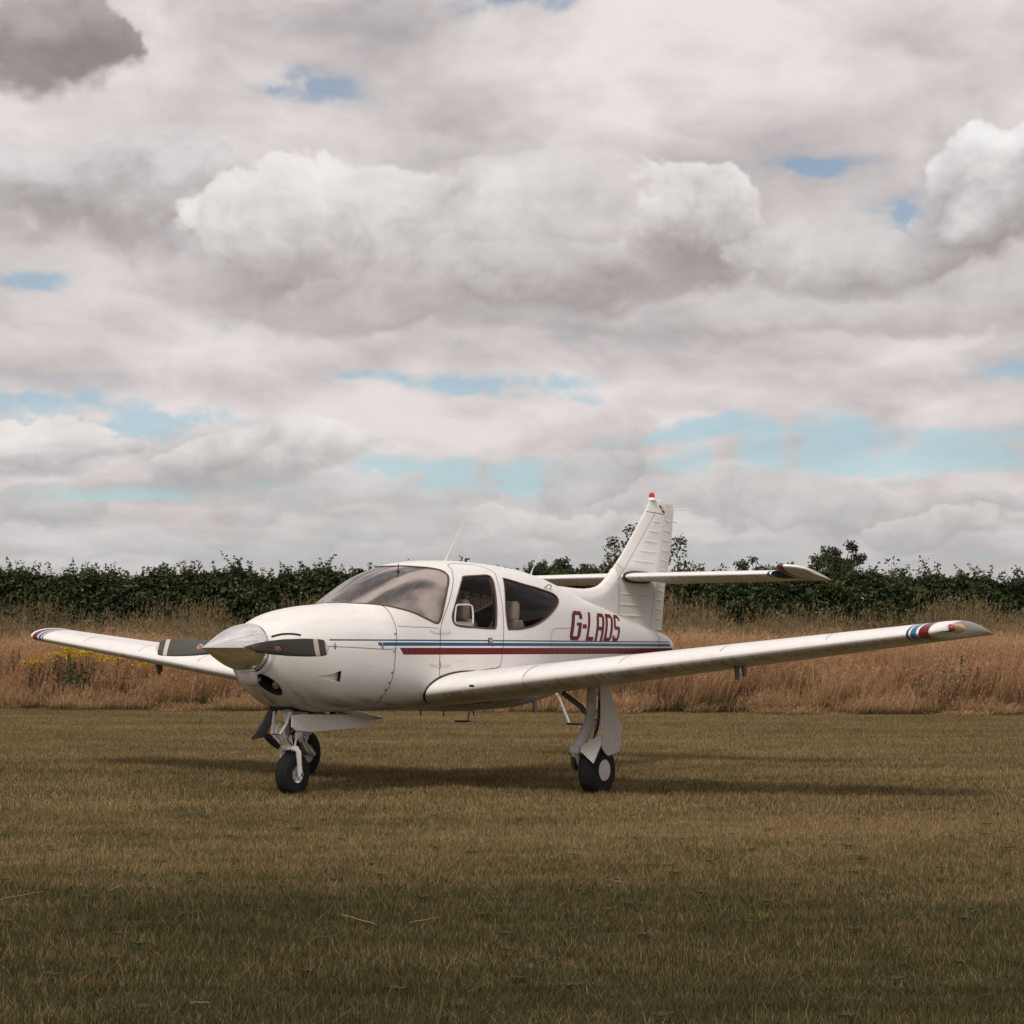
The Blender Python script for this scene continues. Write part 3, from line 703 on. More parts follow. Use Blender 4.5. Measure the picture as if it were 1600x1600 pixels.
def wing_block(Ps, x0, x1, n, sd, name, mat, parent, gap=0):
    rows = []
    for P in Ps:
        X, U, L = wsec(P, x0, x1, n)
        if x0 == 0: row = [(X[i], P * sd, U[i]) for i in range(n - 1, -1, -1)] + [(X[i], P * sd, L[i]) for i in range(1, n)]
        else: row = [(X[i], P * sd, U[i]) for i in range(n - 1, -1, -1)] + [(X[i], P * sd, L[i]) for i in range(n)]
        rows.append(row)
    mb = MB().grid(rows, cv=True); k = len(rows[0]); mb.add(rows[0], [tuple(range(k))]); mb.add(rows[-1], [tuple(range(k))])
    return mb.build(name, mat, parent, angle=.5)
for sd in (1, -1):
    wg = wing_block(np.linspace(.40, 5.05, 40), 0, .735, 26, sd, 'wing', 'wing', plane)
    wing_block(np.linspace(.66, 2.62, 10), .738, 1, 8, sd, 'flap', 'wing', wg)
    wing_block(np.linspace(2.635, 4.70, 10), .738, 1, 8, sd, 'aileron', 'wing', wg)
    wing_block(np.linspace(4.715, 5.05, 4), .738, 1, 8, sd, 'wing_fillet', 'wing', wg)
    # drooped, bevelled tip
    rows = []
    for i in range(15):
        s_ = i / 14; P = 5.052 + .105 * math.sin(s_ * PI / 2); X, U, L = wsec(P, 0, 1, 26); ch = X[-1] - X[0]
        inset = ch * .16 * (1 - math.cos(s_ * PI / 2)); k_ = (X - X[0]) / ch; X2 = X[0] + inset + (X - X[0]) * (ch - inset) / ch
        L2 = L + (U - L) * (s_ ** 1.6) * .97; U2 = U - (U - L) * .05 * s_ ** 3
        rows.append([(X2[j], P * sd, U2[j]) for j in range(25, -1, -1)] + [(X2[j], P * sd, L2[j]) for j in range(1, 26)])
    mb = MB().grid(rows, cv=True); mb.add(rows[-1], [tuple(range(len(rows[-1])))])
    tip = mb.build('wing_tip', 'wing', wg, angle=.7)
    lc = onP(1483, 981.5, 5.135); fc = onP(1491, 980, 5.118); rows = []
    for i in range(9):
        ph = PI / 2 * i / 8
        rows.append([(fc[0] + .02 + .17 * math.cos(ph) * math.cos(a) - .03 * math.sin(a), (5.118 + .050 * math.sin(ph)) * sd, fc[2] + .046 * math.cos(ph) * math.sin(a)) for a in np.linspace(0, 2 * PI, 24, endpoint=False)])
    MB().grid(rows, cv=True).build('lamp_fairing', 'peach', wg)
    MB().lathe([(-.03, .028), (.010, .031), (.03, .027), (.045, .015), (.050, 0)], (lc[0] - .02, 5.15 * sd, lc[2]), (-.45, sd, .05), 20).build('navigation_light', 'lensfaded' if sd == 1 else simple('green_lens', (.02, .35, .12), .15), wg)
    # root seal hugging the fuselage
    X, U, L = wsec(.60, 0, .7, 30); lineU = [(X[i], surfP(X[i], U[i]) * sd, U[i] + .004) for i in range(0, 16)]; lineL = [(X[i], surfP(X[i], L[i]) * sd, L[i] - .004) for i in range(0, 22)]
    MB().tube(list(reversed(lineL)) + lineU, .013, 8).build('root_seal', 'seal', wg)
    # joint line, fuel-drain, stall vane, tie-down, pitot
    def wing_seam(P0, P1, x0, x1, wd=.006, up=True):
        rows = []
        for s_ in np.linspace(0, 1, 26):
            P = P0 + (P1 - P0) * s_; x_ = x0 + (x1 - x0) * s_; lx_, lz_ = wing_le(P); ch = wing_te(P) - lx_
            xx_, u_, l_ = airfoil(2, .15, .022, max(1e-4, x_), x_ + 1e-4); z_ = lz_ + (u_[0] if up else l_[0]) * ch - x_ * ch * INC + (.0018 if up else -.0018)
            dp, dxx = ((0, wd / 2) if abs(x1 - x0) < .01 else (wd / 2, 0))
            rows.append([(lx_ + x_ * ch - dxx, (P - dp) * sd, z_), (lx_ + x_ * ch + dxx, (P + dp) * sd, z_)])
        return rows
    mb = MB()
    for up in (True, False): mb.grid(wing_seam(1.52, 1.52, .0005, .16, up=up))
    for up in (True, False): mb.grid(wing_seam(1.52, 4.8, .16, .16, up=up, wd=.004))
    for Pq in (2.4, 3.3, 4.2):
        for up in (True, False): mb.grid(wing_seam(Pq, Pq, .02, .72, .004, up=up))
    mb.build('panel_seam', 'seam', wg)
    lx_, lz_ = wing_le(1.02)
    MB().grid([[(lx_ + .030 - (.034) * math.cos(ph) + .25 * (.05 * math.sin(ph) * math.cos(a)) ** 2, (1.02 + .055 * math.sin(ph) * math.cos(a)) * sd, lz_ + .004 + .018 * math.sin(ph) * math.sin(a)) for a in np.linspace(0, 2 * PI, 20, endpoint=False)] for ph in np.linspace(.01, PI / 2, 6)], cv=True).build('stall_inlet', 'dark', wg)
    X, U, L = wsec(3.3, 0, 1, 26)
    for dx_, dp_, hgt in ((.30, 0, .115), (.36, .035, .085)):
        z0 = float(np.interp(X[0] + dx_, X, L))
        MB().prism([(X[0] + dx_ - .03, (3.3 + dp_) * sd, z0 + .02), (X[0] + dx_ + .04, (3.3 + dp_) * sd, z0 + .02), (X[0] + dx_ + .035, (3.3 + dp_) * sd, z0 - hgt), (X[0] + dx_ + .005, (3.3 + dp_) * sd, z0 - hgt)], .022).build('pitot_mast', 'geargrey', wg)
    lx_, lz_ = wing_le(1.72); zz = float(np.interp(.05, *(lambda t_: (t_[0] - t_[0][0], t_[2]))(wsec(1.72, 0, 1, 26))))
    MB().tube([(lx_ + .05 + .02 * math.cos(a), 1.72 * sd, zz + .004 + .022 * math.sin(a)) for a in np.linspace(PI, 2 * PI, 9)], .004, 6).build('tie_down_ring', 'steel', wg)

# ---- tailplane (mid-set on the fin)
STZ = 1.985
def st_le(P): return 6.30 + P * .045
def st_te(P): return 7.20 - P * .015
def stsec(P, x0, x1, n, droop=0.0):
    lx, ch = st_le(P), st_te(P) - st_le(P); x, u, l = airfoil(n, .105, 0.0, x0, x1); X = lx + x * ch
    dz = -np.maximum(0, X - (lx + ch * .6)) * droop
    return X, STZ + u * ch + dz, STZ + l * ch + dz
def st_block(Ps, x0, x1, n, sd, name, parent, droop=0):
    rows = []
    for P in Ps:
        X, U, L = stsec(P, x0, x1, n, droop)
        rows.append([(X[i], P * sd, U[i]) for i in range(n - 1, -1, -1)] + [(X[i], P * sd, L[i]) for i in range(1 if x0 == 0 else 0, n)])
    mb = MB().grid(rows, cv=True); k = len(rows[0]); mb.add(rows[0], [tuple(range(k))]); mb.add(rows[-1], [tuple(range(k))])
    return mb.build(name, 'stab', parent, angle=.5)
for sd in (1, -1):
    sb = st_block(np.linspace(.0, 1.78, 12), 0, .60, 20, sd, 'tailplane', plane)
    ev = st_block(np.linspace(.10, 2.0, 12), .605, 1, 9, sd, 'elevator', sb, .16)
    # horn balance: its nose rides high as the elevator hangs
    rows = []
    for i in range(11):
        s_ = i / 10; P = 1.80 + .255 * math.sin(s_ * PI / 2); X, U, L = stsec(P, 0, 1, 22); k_ = (X - X[0]) / (X[-1] - X[0])
        hinge = X[0] + .60 * (X[-1] - X[0]); tilt = (hinge - X) * .10
        ins = .30 * (X[-1] - X[0]) * (1 - math.cos(s_ * PI / 2)) ** 1.2 + .02; X2 = X[0] + ins + (X - X[0]) * (X[-1] - X[0] - ins) / (X[-1] - X[0])
        tilt = (hinge - X2) * .17; mid = (U + L) / 2; sq = 1 - .75 * s_ ** 2.5
        rows.append([(X2[j], P * sd, mid[j] + (U[j] - mid[j]) * sq + tilt[j]) for j in range(21, -1, -1)] + [(X2[j], P * sd, mid[j] + (L[j] - mid[j]) * sq + tilt[j]) for j in range(1, 22)])
    mb = MB().grid(rows, cv=True); k = len(rows[0]); mb.add(rows[0], [tuple(range(k))]); mb.add(rows[-1], [tuple(range(k))])
    mb.build('horn_balance', 'stab', sb, angle=.5)
    for q in np.linspace(.3, 1.7, 8):
        X, U, L = stsec(q, .605, 1, 9, .16)
        MB().tube([(X[1], q * sd, L[1] + .001), (X[6], q * sd, L[6] + .001)], .004, 6).build('elevator_bead', 'stab', sb)
    X, U, L = stsec(.10, 0, .6, 20)
    MB().tube([(X[i], .075 * sd, L[i] - .004) for i in range(16, 0, -1)] + [(X[i], .075 * sd, U[i] + .004) for i in range(0, 17)], .016, 8).build('root_seal', 'seal', sb)
# ---- fin, dorsal fillet, rudder
def fin_le(z): return float(np.interp(z, [1.36, 1.80, 1.87, 1.905, 1.95, 2.0, 2.07, 2.266, 2.45, 2.70, 2.80], [5.80, 5.86, 5.90, 5.965, 6.04, 6.105, 6.19, 6.42, 6.60, 6.84, 6.93]))
def fin_hinge(z): return 6.83 + (z - 1.40) * (7.17 - 6.83) / 1.30
def fin_te(z): return float(np.interp(z, [1.38, 1.43, 1.88, 2.30, 2.79], [7.165, 7.175, 7.245, 7.375, 7.45]))
fin_rows, rud_rows = [], []
zz = np.r_[np.linspace(1.38, 1.84, 10), np.linspace(1.85, 2.1, 14), np.linspace(2.13, 2.80, 22)]
for z in zz:
    le = fin_le(z); hg = fin_hinge(z); n = 26; s_ = (1 - np.cos(np.linspace(0, PI / 2, n)))
    th = np.interp(z, [1.4, 1.9, 2.8], [.060, .056, .032]); X = le + (hg - le) * s_
    prof_ = th * np.minimum(1, np.sqrt(np.maximum(0, (X - le)) / np.interp(z, [1.4, 1.85, 2.1, 2.8], [.9, .8, .30, .22])))
    fin_rows.append([(X[j], prof_[j], z) for j in range(n - 1, -1, -1)] + [(X[j], -prof_[j], z) for j in range(1, n)])
mb = MB().grid(fin_rows, cv=True); k = len(fin_rows[0]); mb.add(fin_rows[0], [tuple(range(k))])
# rounded fin cap
top = fin_rows[-1]; capr = [top]
for h_, s_ in ((.018, .93), (.030, .78), (.037, .5), (.039, .1)): capr.append([(6.98 + (q[0] - 6.98) * (.6 + .4 * s_), q[1] * s_, 2.80 + h_) for q in top])
mb.grid(capr, cv=True)
fin = mb.build('fin', 'plain', plane, angle=.5)
fil_top = pchip([(4.86, 1.880), (5.05, 1.862), (5.26, 1.856), (5.45, 1.846), (5.60, 1.843), (5.75, 1.852), (5.88, 1.875), (5.965, 1.907), (6.04, 1.952), (6.12, 2.012), (6.20, 2.08)])
rows = []
for X in np.r_[np.linspace(4.80, 5.7, 24), np.linspace(5.73, 6.20, 24)]:
    zt1 = float(fil_top(X)); zb1 = float(ZT(X)) - .07; wd1 = float(np.interp(X, [4.8, 5.2, 5.7, 6.2], [.10, .085, .075, .064])); rows.append([])
    for f in list(np.linspace(1, 0, 12) ** 1.6) + list(-np.linspace(0, 1, 12)[1:] ** 1.6):
        g_ = abs(f); z = zt1 - (zt1 - zb1) * g_; y = math.copysign(wd1 * min(1, (g_ * (zt1 - zb1) / .10)) ** .5, f) if f else 0
        rows[-1].append((X, y, z))
MB().grid(rows).build('dorsal_fillet', 'plain', fin)
for z in np.r_[np.linspace(1.43, 2.80, 30)]:
    hg = fin_hinge(z) + .010; te = fin_te(z) ; th = np.interp(z, [1.4, 1.9, 2.8], [.058, .054, .030])
    if z > 2.70: te -= (z - 2.70) ** 2 * 3
    X = hg + (te - hg) * np.linspace(0, 1, 8); pr = th * (1 - np.linspace(0, 1, 8)) + .004
    rud_rows.append([(X[j], pr[j], z) for j in range(7, -1, -1)] + [(X[j], -pr[j], z) for j in range(8)])
mb = MB().grid(rud_rows, cv=True); k = len(rud_rows[0]); mb.add(rud_rows[0], [tuple(range(k))]); mb.add(rud_rows[-1], [tuple(range(k))])
rud = mb.build('rudder', 'plain', fin, angle=.5)
def fin_y(X, z):
    hg = fin_hinge(z); th = np.interp(z, [1.4, 1.9, 2.8], [.060, .056, .032])
    if X <= hg: return th * min(1, math.sqrt(max(0, X - fin_le(z)) / np.interp(z, [1.4, 1.85, 2.1, 2.8], [.9, .8, .30, .22])))
    return th * (1 - (X - hg - .01) / (fin_te(z) - hg - .01)) + .002
def bead(X0_, X1_, z0, z1, parent, sd, name):
    k = 9; rows = []
    for i in range(k):
        s_ = i / (k - 1); X = X0_ + (X1_ - X0_) * s_; z = z0 + (z1 - z0) * s_; y = fin_y(X, z); h_ = .013 * math.sin(PI * s_) ** .4 if 0 < s_ < 1 else 0
        rows.append([(X, (y - .001 + h_ * math.sin(a) * .55) * sd, z + .014 * math.cos(a)) for a in np.linspace(0, PI, 7)])
    return MB().grid(rows).build(name, 'plain', parent)
for sd in (1, -1):
    for z in np.linspace(2.16, 2.60, 5):
        xa = fin_le(z) + .20; xb = fin_hinge(z) - .05; bead(xa, xb, z + .004, z - .008, fin, sd, 'fin_bead')
    for z in (1.58, 1.69, 1.80):
        bead(max(fin_le(z) + .3, 6.13 + (z - 1.58) * .62), fin_hinge(z) - .05, z + .005, z - .008, fin, sd, 'fin_bead')
    for z in np.r_[np.linspace(1.56, 1.86, 4), np.linspace(2.08, 2.62, 6)]:
        bead(fin_hinge(z) + .05, fin_te(z) - .02, z + .006, z - .014, fin, sd, 'rudder_bead')
    def fseam(pts, wd=.006):
        rows = []
        for (xa, za), (xb, zb) in zip(pts[:-1], pts[1:]):
            for s_ in np.linspace(0, 1, 12, endpoint=False):
                X = xa + (xb - xa) * s_; z = za + (zb - za) * s_; y = fin_y(X, z) + .002
                rows.append([(X - wd / 2, y * sd, z), (X + wd / 2, y * sd, z)])
        return rows
    mb = MB(); mb.grid(fseam([(7.02, 2.70), (6.36, 2.06), (5.93, 1.64)])); mb.grid(fseam([(6.20, 2.16), (6.36, 2.06)]))
    rows = [[(X, (fin_y(X, 2.70) + .002) * sd, 2.703 - (X - 6.84) * .05), (X, (fin_y(X, 2.70) + .002) * sd, 2.697 - (X - 6.84) * .05)] for X in np.linspace(6.86, 7.16, 12)]
    mb.grid(rows); mb.build('panel_seam', 'seam', fin)
bc = (6.99, 0, 2.825)
MB().lathe([(0, .05), (.02, .045), (.03, .034)], bc, (0, 0, 1), 24).build('beacon_base', 'plain', fin)
MB().lathe([(.026, .034), (.05, .033), (.075, .028), (.085, .016), (.087, 0)], bc, (0, 0, 1), 24).build('beacon', 'lensred', fin)
for sd in (1, -1):
    MB().tube([(7.10, .032 * sd, 2.775), (7.19, .034 * sd, 2.70)], .010, 8).build('antenna_mount', 'black', fin)
    MB().tube([(7.12, .030 * sd, 2.735), (7.28, .24 * sd, 2.725), (7.44, .45 * sd, 2.715)], [.005, .0035, .0025], 8).build('whip_antenna', 'antenna', fin)
MB().tube([(7.37, 0, 2.62), (7.52, 0, 2.61)], .004, 6).build('static_wick', 'antenna', fin)

# ---- registration letters, shaped on the skin
def strokes(ch):
    """closed outlines on a 0..1 x 0..1 cell: block capitals with chamfered corners, as quads of thick strokes"""
    t = .30; h = .135; c = .16
    L = lambda x0, y0, x1, y1: [(x0, y0), (x1, y0), (x1, y1), (x0, y1)]
    if ch == '-': return [L(.0, .42, 1, .56)]
    if ch == 'L': return [L(0, 0, t, 1), L(t, 0, 1, h)]
    if ch == 'A': return [L(0, 0, t, 1 - h), [(0, 1 - h), (1, 1 - h), (1 - c, 1), (c, 1)], L(1 - t, 0, 1, 1 - h), L(t, .38, 1 - t, .38 + h)]
    if ch == 'D': return [L(0, 0, t, 1), [(t, 1 - h), (1, 1 - h), (1 - c * 1.3, 1), (t, 1)], [(t, 0), (1 - c * 1.3, 0), (1, h), (t, h)], L(1 - t, h, 1, 1 - h)]
    if ch == 'G': return [L(0, h, t, 1 - h), [(0, 1 - h), (1, 1 - h), (1 - c, 1), (c, 1)], [(c, 0), (1 - c, 0), (1, h), (0, h)], L(1 - t, h, 1, .5), L(.52, .5, 1, .5 + h * .8), L(1 - t, .74, 1, 1 - h)]
    if ch == 'S': return [[(0, 1 - h), (1, 1 - h), (1 - c, 1), (c, 1)], [(c, 0), (1 - c, 0), (1, h), (0, h)], L(0, .55, t, 1 - h), L(1 - t, h, 1, .45), [(0, .55), (c, .44), (1, .44), (1 - c, .57)], L(1 - t, .78, 1, 1 - h), L(0, h, t, .22)]
    return []
tl, tr = hit(893, 954), hit(964, 961.5); bl_, br_ = hit(888.5, 1000), hit(965, 1002.5)
ZBL, ZBR, ZTL, ZTR = (float(S(*q)[2]) for q in (bl_, br_, tl, tr))
def text_at(s_, v_):
    """line of the lettering: s along, v up"""
    X = (1 - v_) * (bl_[0] + (br_[0] - bl_[0]) * s_) + v_ * (tl[0] + (tr[0] - tl[0]) * s_)
    zb = ZBL + (ZBR - ZBL) * s_; zt_ = ZTL + (ZTR - ZTL) * s_
    zt_ = min(zt_, float(ZT(X)) - .02)
    return X, zb + (zt_ - zb) * v_
cells = [('G', 0, .205), ('-', .225, .305), ('L', .325, .475), ('A', .505, .665), ('D', .69, .845), ('S', .865, 1.0)]
for sd in (1, -1):
    for ch, a, b in cells:
        mb = MB()
        for poly in strokes(ch):
            (q0, q1, q2, q3) = poly; rows = []
            for i in range(9):
                v_ = i / 8; row = []
                for j in range(7):
                    u_ = j / 6
                    px_ = (1 - v_) * ((1 - u_) * q0[0] + u_ * q1[0]) + v_ * ((1 - u_) * q3[0] + u_ * q2[0])
                    py_ = (1 - v_) * ((1 - u_) * q0[1] + u_ * q1[1]) + v_ * ((1 - u_) * q3[1] + u_ * q2[1])
                    s_ = a + (b - a) * px_
                    if sd == -1: s_ = 1 - s_
                    X, Z = text_at(s_, py_); row.append((X, XZ2t(X, Z)))
                rows.append([tuple(q) for q in surf_pts(row, sd, .0025)[0]])
            mb.grid(rows)
        mb.build('registration_letter', 'regred', fus)

# ---- cabin fittings
for sd in (1, -1):
    for X, Pc in ((3.02, .27), (3.82, .27)):
        st = empty('seat', parent=plane)
        lean = .16
        def slab(name, z0, z1, wd, th, dxo=0):
            rows = []
            for i in range(9):
                s_ = i / 8; z = z0 + (z1 - z0) * s_; ww = wd * (1 - .18 * s_ ** 3) * (.9 if i in (0, 8) else 1); tt_ = th * (.7 if i in (0, 8) else 1)
                rows.append([(X + dxo + (z - 1.0) * lean + tt_ / 2 * math.copysign(abs(math.cos(a)) ** .5, math.cos(a)), (Pc + ww / 2 * math.copysign(abs(math.sin(a)) ** .4, math.sin(a))) * sd, z) for a in np.linspace(0, 2 * PI, 24, endpoint=False)])
            mb = MB().grid(rows, cv=True); mb.add(rows[0], [tuple(range(24))]); mb.add(rows[-1], [tuple(range(24))])
            mb.build(name, 'seat', st)
        slab('backrest', .98, 1.50, .44, .11); slab('headrest', 1.49, 1.68, .22, .12, .0)
        MB().box((X - .24, Pc * sd, .96), (.46, .44, .12), bev=.04).build('cushion', 'seat', st)
MB().box((2.22, 0, 1.36), (.10, 1.0, .26), bev=.03).build('instrument_panel', 'black', plane)
MB().box((2.06, 0, 1.505), (.40, .92, .03), bev=.012).build('glareshield', 'black', plane)
MB().box((3.3, 0, .83), (2.5, .98, .03)).build('cabin_floor', 'carpet', plane)
MB().box((4.55, 0, 1.3), (.03, .72, .9)).build('rear_bulkhead', 'carpet', plane)
for sd in (1, -1):
    MB().tube([(2.25, .25 * sd, 1.33), (2.45, .25 * sd, 1.36)], .014, 8).build('control_column', 'black', plane)
    MB().tube([(2.46, (.25 + .15 * math.cos(a)) * sd, 1.36 + .11 * math.sin(a)) for a in np.linspace(-.3, PI + .3, 15)], .014, 8).build('control_wheel', 'black', plane)
    # storm window frame, door handle, hinges
    d_ = doors[0 if sd == 1 else 1]
    sw_ = spline([hit(*q) for q in [(714, 946), (722, 944.5), (735, 945), (738.5, 950), (739.5, 972), (736, 976), (716, 974.5), (711.5, 970), (712, 958)]], True, .012)
    q, n_ = surf_pts(sw_, sd, -.004); MB().tube(list(map(tuple, q)) + [tuple(q[0])], .008, 6).build('storm_window_frame', 'gearwhite', d_)
    q, n_ = surf_pts(spline([hit(714, 973), hit(738, 974.5)], False, .01), sd, -.002); MB().tube(list(map(tuple, q)), .012, 6).build('storm_window_hinge', 'steel', d_)
    q, n_ = surf_pts([hit(766, 1002)], sd)
    nn_ = Vector(n_[0]); MB().box(q[0] + n_[0] * .002, (.062, .008, .058), bev=.003).build('door_handle', 'black', d_)
    MB().box(q[0] + n_[0] * .007, (.048, .008, .044), bev=.003).build('handle_paddle', 'steel', d_)
    MB().lathe([(0, .009), (.004, .009), (.005, 0)], q[0] + n_[0] * .011, n_[0], 12).build('door_lock', 'chrome', d_)
    for v0, v1 in ((987, 988), (1039, 1040)):
        hp = [hit(672, v0 - 2), hit(680, v1 + .5), hit(688, v1 + 1), hit(697, v1 + 1), hit(704, v1 - .5)]
        ribbon('door_hinge', spline(hp, False, .01), .014, 'gearwhite', d_, sd, off=.004)
        ribbon('hinge_pin', spline([hit(687.5, v0 - 4), hit(687.5, v1 + 4)], False, .01), .012, 'steel', d_, sd, off=.007)
# grab handle on the rear roof, roof antennas, temperature probe
for sd in (1, -1):
    q, n_ = surf_pts([hit(850, 919), hit(853, 916.5), hit(858, 918), hit(860, 921)], sd, .0)
    q = q + n_ * np.array([[.0], [.03], [.03], [.0]]); MB().tube(list(map(tuple, q)), .006, 8).build('grab_handle', 'steel', fus)
MB().tube([(3.27, .0, 2.04), (3.36, .0, 2.16), (3.602, .0, 2.468)], [.012, .006, .0035], 8).build('whip_antenna', 'antenna', plane)
MB().tube([(4.67, 0, 1.93), (4.72, 0, 2.02), (4.92, 0, 2.228)], [.010, .005, .003], 8).build('whip_antenna', 'antenna', plane)
MB().tube([(3.60, .0, 2.03), (3.60, 0, 2.075), (3.66, 0, 2.08)], [.012, .012, .008], 8).build('blade_antenna', 'black', plane)
q, n_ = surf_pts([hit(622, 893)], 1)
qa, na = q[0], n_[0]
MB().tube([qa - na * .06, qa + na * .075], .0045, 8).build('temperature_probe', 'black', plane)
MB().lathe([(-.004, .016), (.008, .014), (.012, .006)], qa, na, 12).build('probe_collar', 'black', plane)
for X, hgt in ((3.25, .05), (3.72, .06), (2.9, .035)):
    MB().tube([(X, 0, .67), (X + .01, 0, .655 - hgt)], .006, 6).build('belly_antenna', 'black', plane)
# boarding steps
for sd in (1, -1):
    stp = empty('boarding_step', parent=plane)
    MB().tube([(4.36, .52 * sd, .80), (4.40, .53 * sd, .745), (4.46, .60 * sd, .52)], .014, 10).build('step_tube', 'gearwhite', stp)
    MB().box((4.46, .665 * sd, .515), (.075, .15, .02), bev=.006).build('step_tread', 'black', stp)
MB().prism([(4.12, .40, .76), (4.20, .40, .76), (4.19, .40, .62), (4.155, .40, .62)], .012).build('drain_mast', 'geargrey', plane)

# ---- undercarriage
def wheel(par, c, r, wd, rim_r, cap=False, sd=1):
    c = Vector(c); prof = []
    for i in range(25):
        a = PI * i / 24 - PI / 2
        prof.append((math.copysign(abs(math.sin(a)) ** .75, math.sin(a)) * wd / 2, rim_r * .92 + (r - rim_r * .92) * abs(math.cos(a)) ** .42))
    # three tread grooves
    g = []
    for h, rr in prof:
        g.append((h, rr))
    ty = MB().lathe(g, c, (0, 1, 0), 48).build('tyre', 'tyre', par, angle=1.2)
    for k in (-.28, -.09, .09, .28):
        MB().lathe([(k * wd - .004, r * .985), (k * wd - .003, r * 1.004), (k * wd + .003, r * 1.004), (k * wd + .004, r * .985)], c, (0, 1, 0), 48).build('tread_rib', 'tyre', par)
    for s_ in (1, -1):
        MB().lathe([(s_ * wd * .30, rim_r * .98), (s_ * wd * .44, rim_r), (s_ * wd * .46, rim_r * .93), (s_ * wd * .36, rim_r * .82), (s_ * wd * .30, rim_r * .45), (s_ * wd * .36, rim_r * .40), (s_ * wd * .36, .001)], c, (0, 1, 0), 32).build('rim', 'gearwhite', par)
    if cap: MB().lathe([(wd * .44, rim_r * 1.0), (wd * .50, rim_r * .97), (wd * .53, rim_r * .6), (wd * .54, .001)], c, (0, sd, 0), 36).build('hub_cap', 'gearwhite', par)
    else:
        for k in range(6):
            a = 2 * PI * k / 6; MB().lathe([(wd * .34, .008), (wd * .38, .008), (wd * .385, 0)], c + Vector((rim_r * .65 * math.cos(a), 0, rim_r * .65 * math.sin(a))), (0, 1, 0), 8).build('wheel_bolt', 'steel', par)
ng = empty('nose_gear', parent=plane)
nx_, nz_ = 1.125, .172
wheel(ng, (nx_, 0, nz_), .178, .125, .078)
MB().tube([(1.07, 0, .83), (1.065, 0, .70), (1.06, 0, .60)], [.040, .040, .036], 18).build('oleo_cylinder', 'gearwhite', ng)
MB().lathe([(0, .047), (.03, .047), (.032, .038)], (1.063, 0, .655), (0, 0, 1), 18).build('collar', 'gearwhite', ng)
MB().lathe([(0, .044), (.02, .044), (.022, .036)], (1.06, 0, .59), (0, 0, 1), 18).build('collar', 'steel', ng)
MB().tube([(1.06, 0, .60), (1.075, 0, .40)], .024, 16).build('piston', 'steel', ng)
MB().tube([(1.06, 0, .50), (1.075, 0, .385)], [.036, .040], 16).build('steering_collar', 'gearwhite', ng)
fk = MB()
for s_ in (1, -1):
    fk.tube([(1.085, .02 * s_, .392), (1.09, .075 * s_, .388), (1.095, .092 * s_, .36), (1.11, .090 * s_, .26), (nx_, .088 * s_, nz_ - .01)], [.024, .026, .024, .021, .022], 12)
fk.build('fork', 'gearwhite', ng)
MB().tube([(nx_, -.112, nz_), (nx_, .112, nz_)], .012, 12).build('axle', 'steel', ng)
for s_ in (1, -1): MB().lathe([(0, .018), (.012, .018), (.013, 0)], (nx_, .100 * s_, nz_), (0, s_, 0), 6).build('axle_nut', 'steel', ng)
for s_ in (1, -1):
    MB().tube([(1.0, .035 * s_, .60), (.93, .03 * s_, .52), (1.02, .02 * s_, .44)], [.010, .012, .010], 8).build('torque_link', 'gearwhite', ng)
    MB().tube([(.99, .09 * s_, .70), (.96, .075 * s_, .60), (.91, .045 * s_, .515)], [.012, .012, .010], 8).build('drag_brace', 'gearwhite', ng)
MB().tube([(.93, -.05, .52), (.93, .05, .52)], .012, 8).build('link_pin', 'steel', ng)
MB().tube([(1.02, .05, .66), (1.04, .055, .55), (1.0, .05, .47), (1.06, .045, .42)], .006, 6).build('hydraulic_hose', 'black', ng)
MB().tube([(1.10, .07, .62), (1.09, .075, .50), (1.08, .06, .40)], .009, 8).build('shimmy_damper', 'gearwhite', ng)
# nose doors: long white port leaf, grey starboard leaf hanging forward
def plate(name, poly, th, mat, par, bevel=None): return MB().prism(poly, th).build(name, mat, par, smooth=False)
plate('nose_gear_door', [onP(456, 1118, .15), onP(470, 1116, .15), onP(581, 1117, .15), onP(581.5, 1135, .15), onP(485, 1143.5, .15), onP(462, 1141, .15), onP(455.5, 1136, .15)], .010, 'gearwhite', ng)
dd = [onP(436, 1107, -.14), onP(422, 1104, -.16), onP(408, 1128, -.20), onP(392, 1153, -.24), onP(396, 1156, -.24), onP(416, 1151, -.22), onP(424, 1132, -.18)]
cen = sum((Vector(q) for q in dd), Vector()) / len(dd)
mb = MB(); k = len(dd); nrm_ = Vector((-.5, .8, .2)).normalized()
mb.add([Vector(q) for q in dd] + [cen.lerp(Vector(q), .62) + nrm_ * .012 for q in dd] + [Vector(q) - nrm_ * .008 for q in dd], [(i, (i + 1) % k, (i + 1) % k + k, i + k) for i in range(k)] + [tuple(range(k, 2 * k)), tuple(range(2 * k, 3 * k))] + [(i, (i + 1) % k, (i + 1) % k + 2 * k, i + 2 * k) for i in range(k)])
mb.build('nose_gear_door', 'geargrey', ng)
MB().tube([onP(417, 1150, -.15), onP(427, 1160, -.13), onP(436, 1168, -.10)], [.03, .03, .022], 10).build('door_actuator', 'black', ng)
